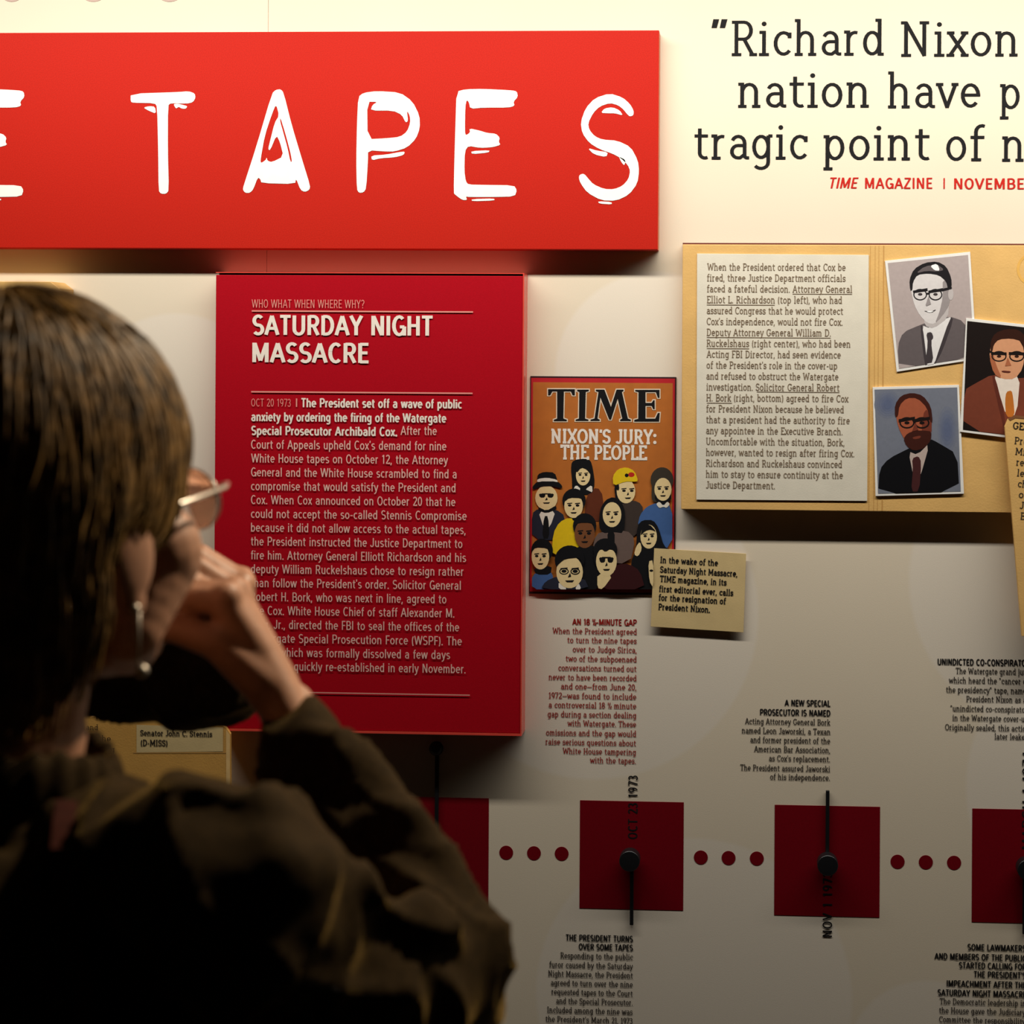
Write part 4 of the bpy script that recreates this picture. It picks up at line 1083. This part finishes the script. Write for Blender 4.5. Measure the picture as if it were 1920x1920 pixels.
# ---- hair: cap plus combed locks, one mesh
def hair_r(dirv):
    """radius of the hair envelope in local (f,r,u) direction"""
    f, r, u = dirv
    return 1.0 / math.sqrt((f / .119) ** 2 + (r / .089) ** 2 + (u / .114) ** 2)
mb = MB()
hc = (-.014, 0, .026)
def hp(az, el_, k=1.0):
    f, r, u = math.cos(el_) * math.cos(az), math.cos(el_) * math.sin(az), math.sin(el_)
    R_ = hair_r((f, r, u)) * k
    if abs(az) > 1.75 and abs(az) < 4.54 and el_ < -.52: R_ *= 1 + (-.52 - el_) * .62        # longer at the nape
    return Vector((hc[0] + f * R_, hc[1] + r * R_, hc[2] + u * R_))
def low(az):
    """lowest elevation the hair reaches for an azimuth (0 = face, pi = nape)"""
    a = abs((az + math.pi) % (2 * math.pi) - math.pi)
    t = a / math.pi
    for (t0, a0), (t1, a1) in zip(LOW, LOW[1:]):
        if t <= t1: return math.radians(a0 + (a1 - a0) * (t - t0) / (t1 - t0))
    return math.radians(-50)
LOW = ((0, 34), (.10, 34), (.24, -10), (.34, -30), (.40, -20), (.47, -12), (.56, -52), (.66, -64), (1.0, -66))
NA, NE = 96, 28
vs = []; fs = []
for i in range(NA):
    az = 2 * math.pi * i / NA
    lo = low(az)
    for j in range(NE + 1):
        e = lo + (math.pi / 2 - lo) * j / NE
        wob = 1 + .012 * math.sin(az * 31 + j * .25) + .010 * math.sin(az * 17 + 1.3)
        p_ = hp(az, e, wob * (1.0 - (0.13 if j == 0 else 0)))
        vs.append(H(p_.x, p_.y, p_.z))
for i in range(NA):
    for j in range(NE):
        a, b = i * (NE + 1) + j, ((i + 1) % NA) * (NE + 1) + j
        fs.append((a, b, b + 1, a + 1))
mb.add(vs, fs)
def lock(pts, r):
    n = 5; vs = []; fs = []
    for i, p_ in enumerate(pts):
        a = pts[max(0, i - 1)]; b = pts[min(len(pts) - 1, i + 1)]
        t = (b - a).normalized(); x = t.orthogonal().normalized(); y = t.cross(x)
        rr = r * (0.25 + 0.75 * math.sin(math.pi * min(1, (i + .6) / (len(pts) - .2)) ** .8))
        for j in range(n): vs.append(p_ + x * rr * math.cos(j * 2 * math.pi / n) + y * rr * math.sin(j * 2 * math.pi / n))
    for i in range(len(pts) - 1):
        for j in range(n): fs.append((i*n+j, i*n+(j+1) % n, (i+1)*n+(j+1) % n, (i+1)*n+j))
    mb.add(vs, fs)
for i in range(2400):
    az0 = random.uniform(-math.pi, math.pi)
    lo = low(az0)
    e0 = random.uniform(lo + .3, math.radians(86)); e1 = max(lo - random.uniform(-.02, .07), e0 - random.uniform(.5, 1.5))
    # combed from the parting down and back
    sw = random.uniform(.05, .35) * (1 if az0 > 0 else -1)
    k = random.uniform(1.0, 1.028)
    pts = []
    for j in range(9):
        t = j / 8; p_ = hp(az0 + sw * t * t, e0 + (e1 - e0) * t, k + .006 * math.sin(t * 5 + i))
        pts.append(H(p_.x, p_.y, p_.z))
    lock(pts, random.uniform(.0008, .0022))
mb.build('hair', M_HAIR, person, True)

# ---- glasses
def tube(mb, pts, r, n=8, closed=False):
    vs = []; fs = []; m = len(pts)
    for i, p_ in enumerate(pts):
        a = pts[(i - 1) % m] if (closed or i) else p_; b = pts[(i + 1) % m] if (closed or i < m - 1) else p_
        t = (b - a).normalized(); x = t.cross(Vector((.13, .2, .97))).normalized(); y = t.cross(x)
        for j in range(n): vs.append(p_ + x * r * math.cos(j * 2 * math.pi / n) + y * r * math.sin(j * 2 * math.pi / n))
    for i in range(m if closed else m - 1):
        for j in range(n): fs.append((i*n+j, i*n+(j+1) % n, ((i+1) % m)*n+(j+1) % n, ((i+1) % m)*n+j))
    mb.add(vs, fs)
gl = bpy.data.objects.new('glasses', None); COL.objects.link(gl)
gl.location = H(.102, 0, 0) - person.location; gl.parent = person
def glink(name, mb, m):
    o = mb.build(name, m, None, True); o.parent = gl
    o.matrix_parent_inverse = Matrix.Translation(gl.location + person.location).inverted()
    return o
M_GLASS = bpy.data.materials.new('clear_lens'); M_GLASS.use_nodes = True
gb = M_GLASS.node_tree.nodes['Principled BSDF']
gb.inputs['Transmission Weight'].default_value = 1.0; gb.inputs['Roughness'].default_value = 0.0; gb.inputs['IOR'].default_value = 1.5
for s in (-1, 1):
    cen = (.104, s * .034, -.010)
    P_ = []
    for i in range(36):
        a = i * 2 * math.pi / 36
        P_.append((cen[0] - .10 * max(0, abs(math.cos(a) * .026)) , cen[1] + .0245 * math.cos(a), cen[2] + .0205 * math.sin(a)))
    mb = MB(); tube(mb, [H(*q_) for q_ in P_], .0009, 6, True); glink('lens_rim', mb, M_METAL)
    # thick-edged lens: a thin wedge of clear glass
    vs = []; n = 36
    fr = [H(q_[0] + .0012, q_[1], q_[2]) for q_ in P_]
    bk = [H(q_[0] - .0004 - max(0, (s * (q_[1] - cen[1]) + .0245)) * .055, q_[1], q_[2]) for q_ in P_]
    mb = MB(); mb.add(fr + bk, [tuple(range(n)), tuple(range(2 * n - 1, n - 1, -1))] + [(i, n + i, n + (i + 1) % n, (i + 1) % n) for i in range(n)])
    o = glink('lens', mb, M_GLASS); o.data.polygons.foreach_set('use_smooth', [False] * len(o.data.polygons))
    mb = MB(); tube(mb, [H(.103, s * .0585, .000), H(.101, s * .066, .002), H(.090, s * .0735, .002), H(.05, s * .080, .002), H(.005, s * .082, .002), H(-.012, s * .083, -.004), H(-.02, s * .080, -.018)], .0016, 8)
    glink('temple_arm', mb, M_METAL)
mb = MB(); tube(mb, [H(.107, -.010, -.004), H(.111, 0, .0), H(.107, .010, -.004)], .0010, 6); glink('bridge', mb, M_METAL)

# ---- earrings
for s in (1, -1):
    bm = bmesh.new()
    bmesh.ops.create_uvsphere(bm, u_segments=16, v_segments=10, radius=.0032, matrix=Matrix.Translation(H(-.012, s * .084, -.052)))
    bmesh.ops.create_uvsphere(bm, u_segments=16, v_segments=10, radius=.0042, matrix=Matrix.Translation(H(-.012, s * .085, -.090)))
    bmesh.ops.create_cone(bm, cap_ends=True, segments=8, radius1=.001, radius2=.001, depth=.036, matrix=Matrix.Translation(H(-.012, s * .0845, -.071)))
    bm_obj('earring', bm, mat('earring_silver', (0.45, 0.40, 0.34), 0.45, metal=1.0), person, True)

# ---- trousers and shoes (below the frame)
bm = MB()
limb(bm, [(HIP + Vector((0, 0, .04)), .14), (HIP + Vector((.07, 0, -.08)), .095), (feetR + Vector((0, -.01, .45)), .062), (feetR + Vector((0, 0, .07)), .055)])
limb(bm, [(HIP + Vector((0, 0, .04)), .14), (HIP + Vector((-.07, 0, -.08)), .095), (feetL + Vector((0, -.01, .45)), .062), (feetL + Vector((0, 0, .07)), .055)])
remesh('trousers', bm, 0.012, 3, M_TROUS, person)
for ft in (feetR, feetL):
    bm = MB()
    dr = (Fv * .8 + R0 * .6).normalized(); dq = dr.cross(U0)
    ball(bm, ft + U0 * .012, (.06, .04, .042), (dr, dq, U0)); ball(bm, ft + dr * .09 + U0 * .002, (.085, .044, .032), (dr, dq, U0))
    remesh('shoe', bm, 0.006, 2, M_SHOE, person)

# ---- bag strap over the back
bvh = BVHTree.FromPolygons([v.co.copy() for v in coat.data.vertices], [tuple(p_.vertices) for p_ in coat.data.polygons])
sp = []
for x, y in ((126, 1500), (120, 1540), (116, 1590), (118, 1660), (128, 1730), (142, 1800), (156, 1870), (168, 1940), (178, 2010), (188, 2080)):
    dv = (at(x, y, 1) - CAM).normalized()
    hit = bvh.ray_cast(CAM, dv)
    if hit[0]: sp.append(hit[0] - dv * .004)
if len(sp) > 3:
    mb = MB(); vs = []; fs = []
    for i, p_ in enumerate(sp):
        a = sp[max(0, i - 1)]; b = sp[min(len(sp) - 1, i + 1)]
        t = (b - a).normalized(); v_ = (p_ - CAM).normalized(); x = t.cross(v_).normalized() * .006; y = -v_ * .0016
        vs += [p_ - x, p_ - x + y, p_ + x + y, p_ + x]
    for i in range(len(sp) - 1):
        for j in range(4): fs.append((i*4+j, i*4+(j+1) % 4, (i+1)*4+(j+1) % 4, (i+1)*4+j))
    fs += [(3, 2, 1, 0), tuple(range(len(vs) - 4, len(vs)))]
    mb.add(vs, fs); o = mb.build('bag_strap', M_STRAP, person); o['label'] = 'dark red brown bag strap down the back'
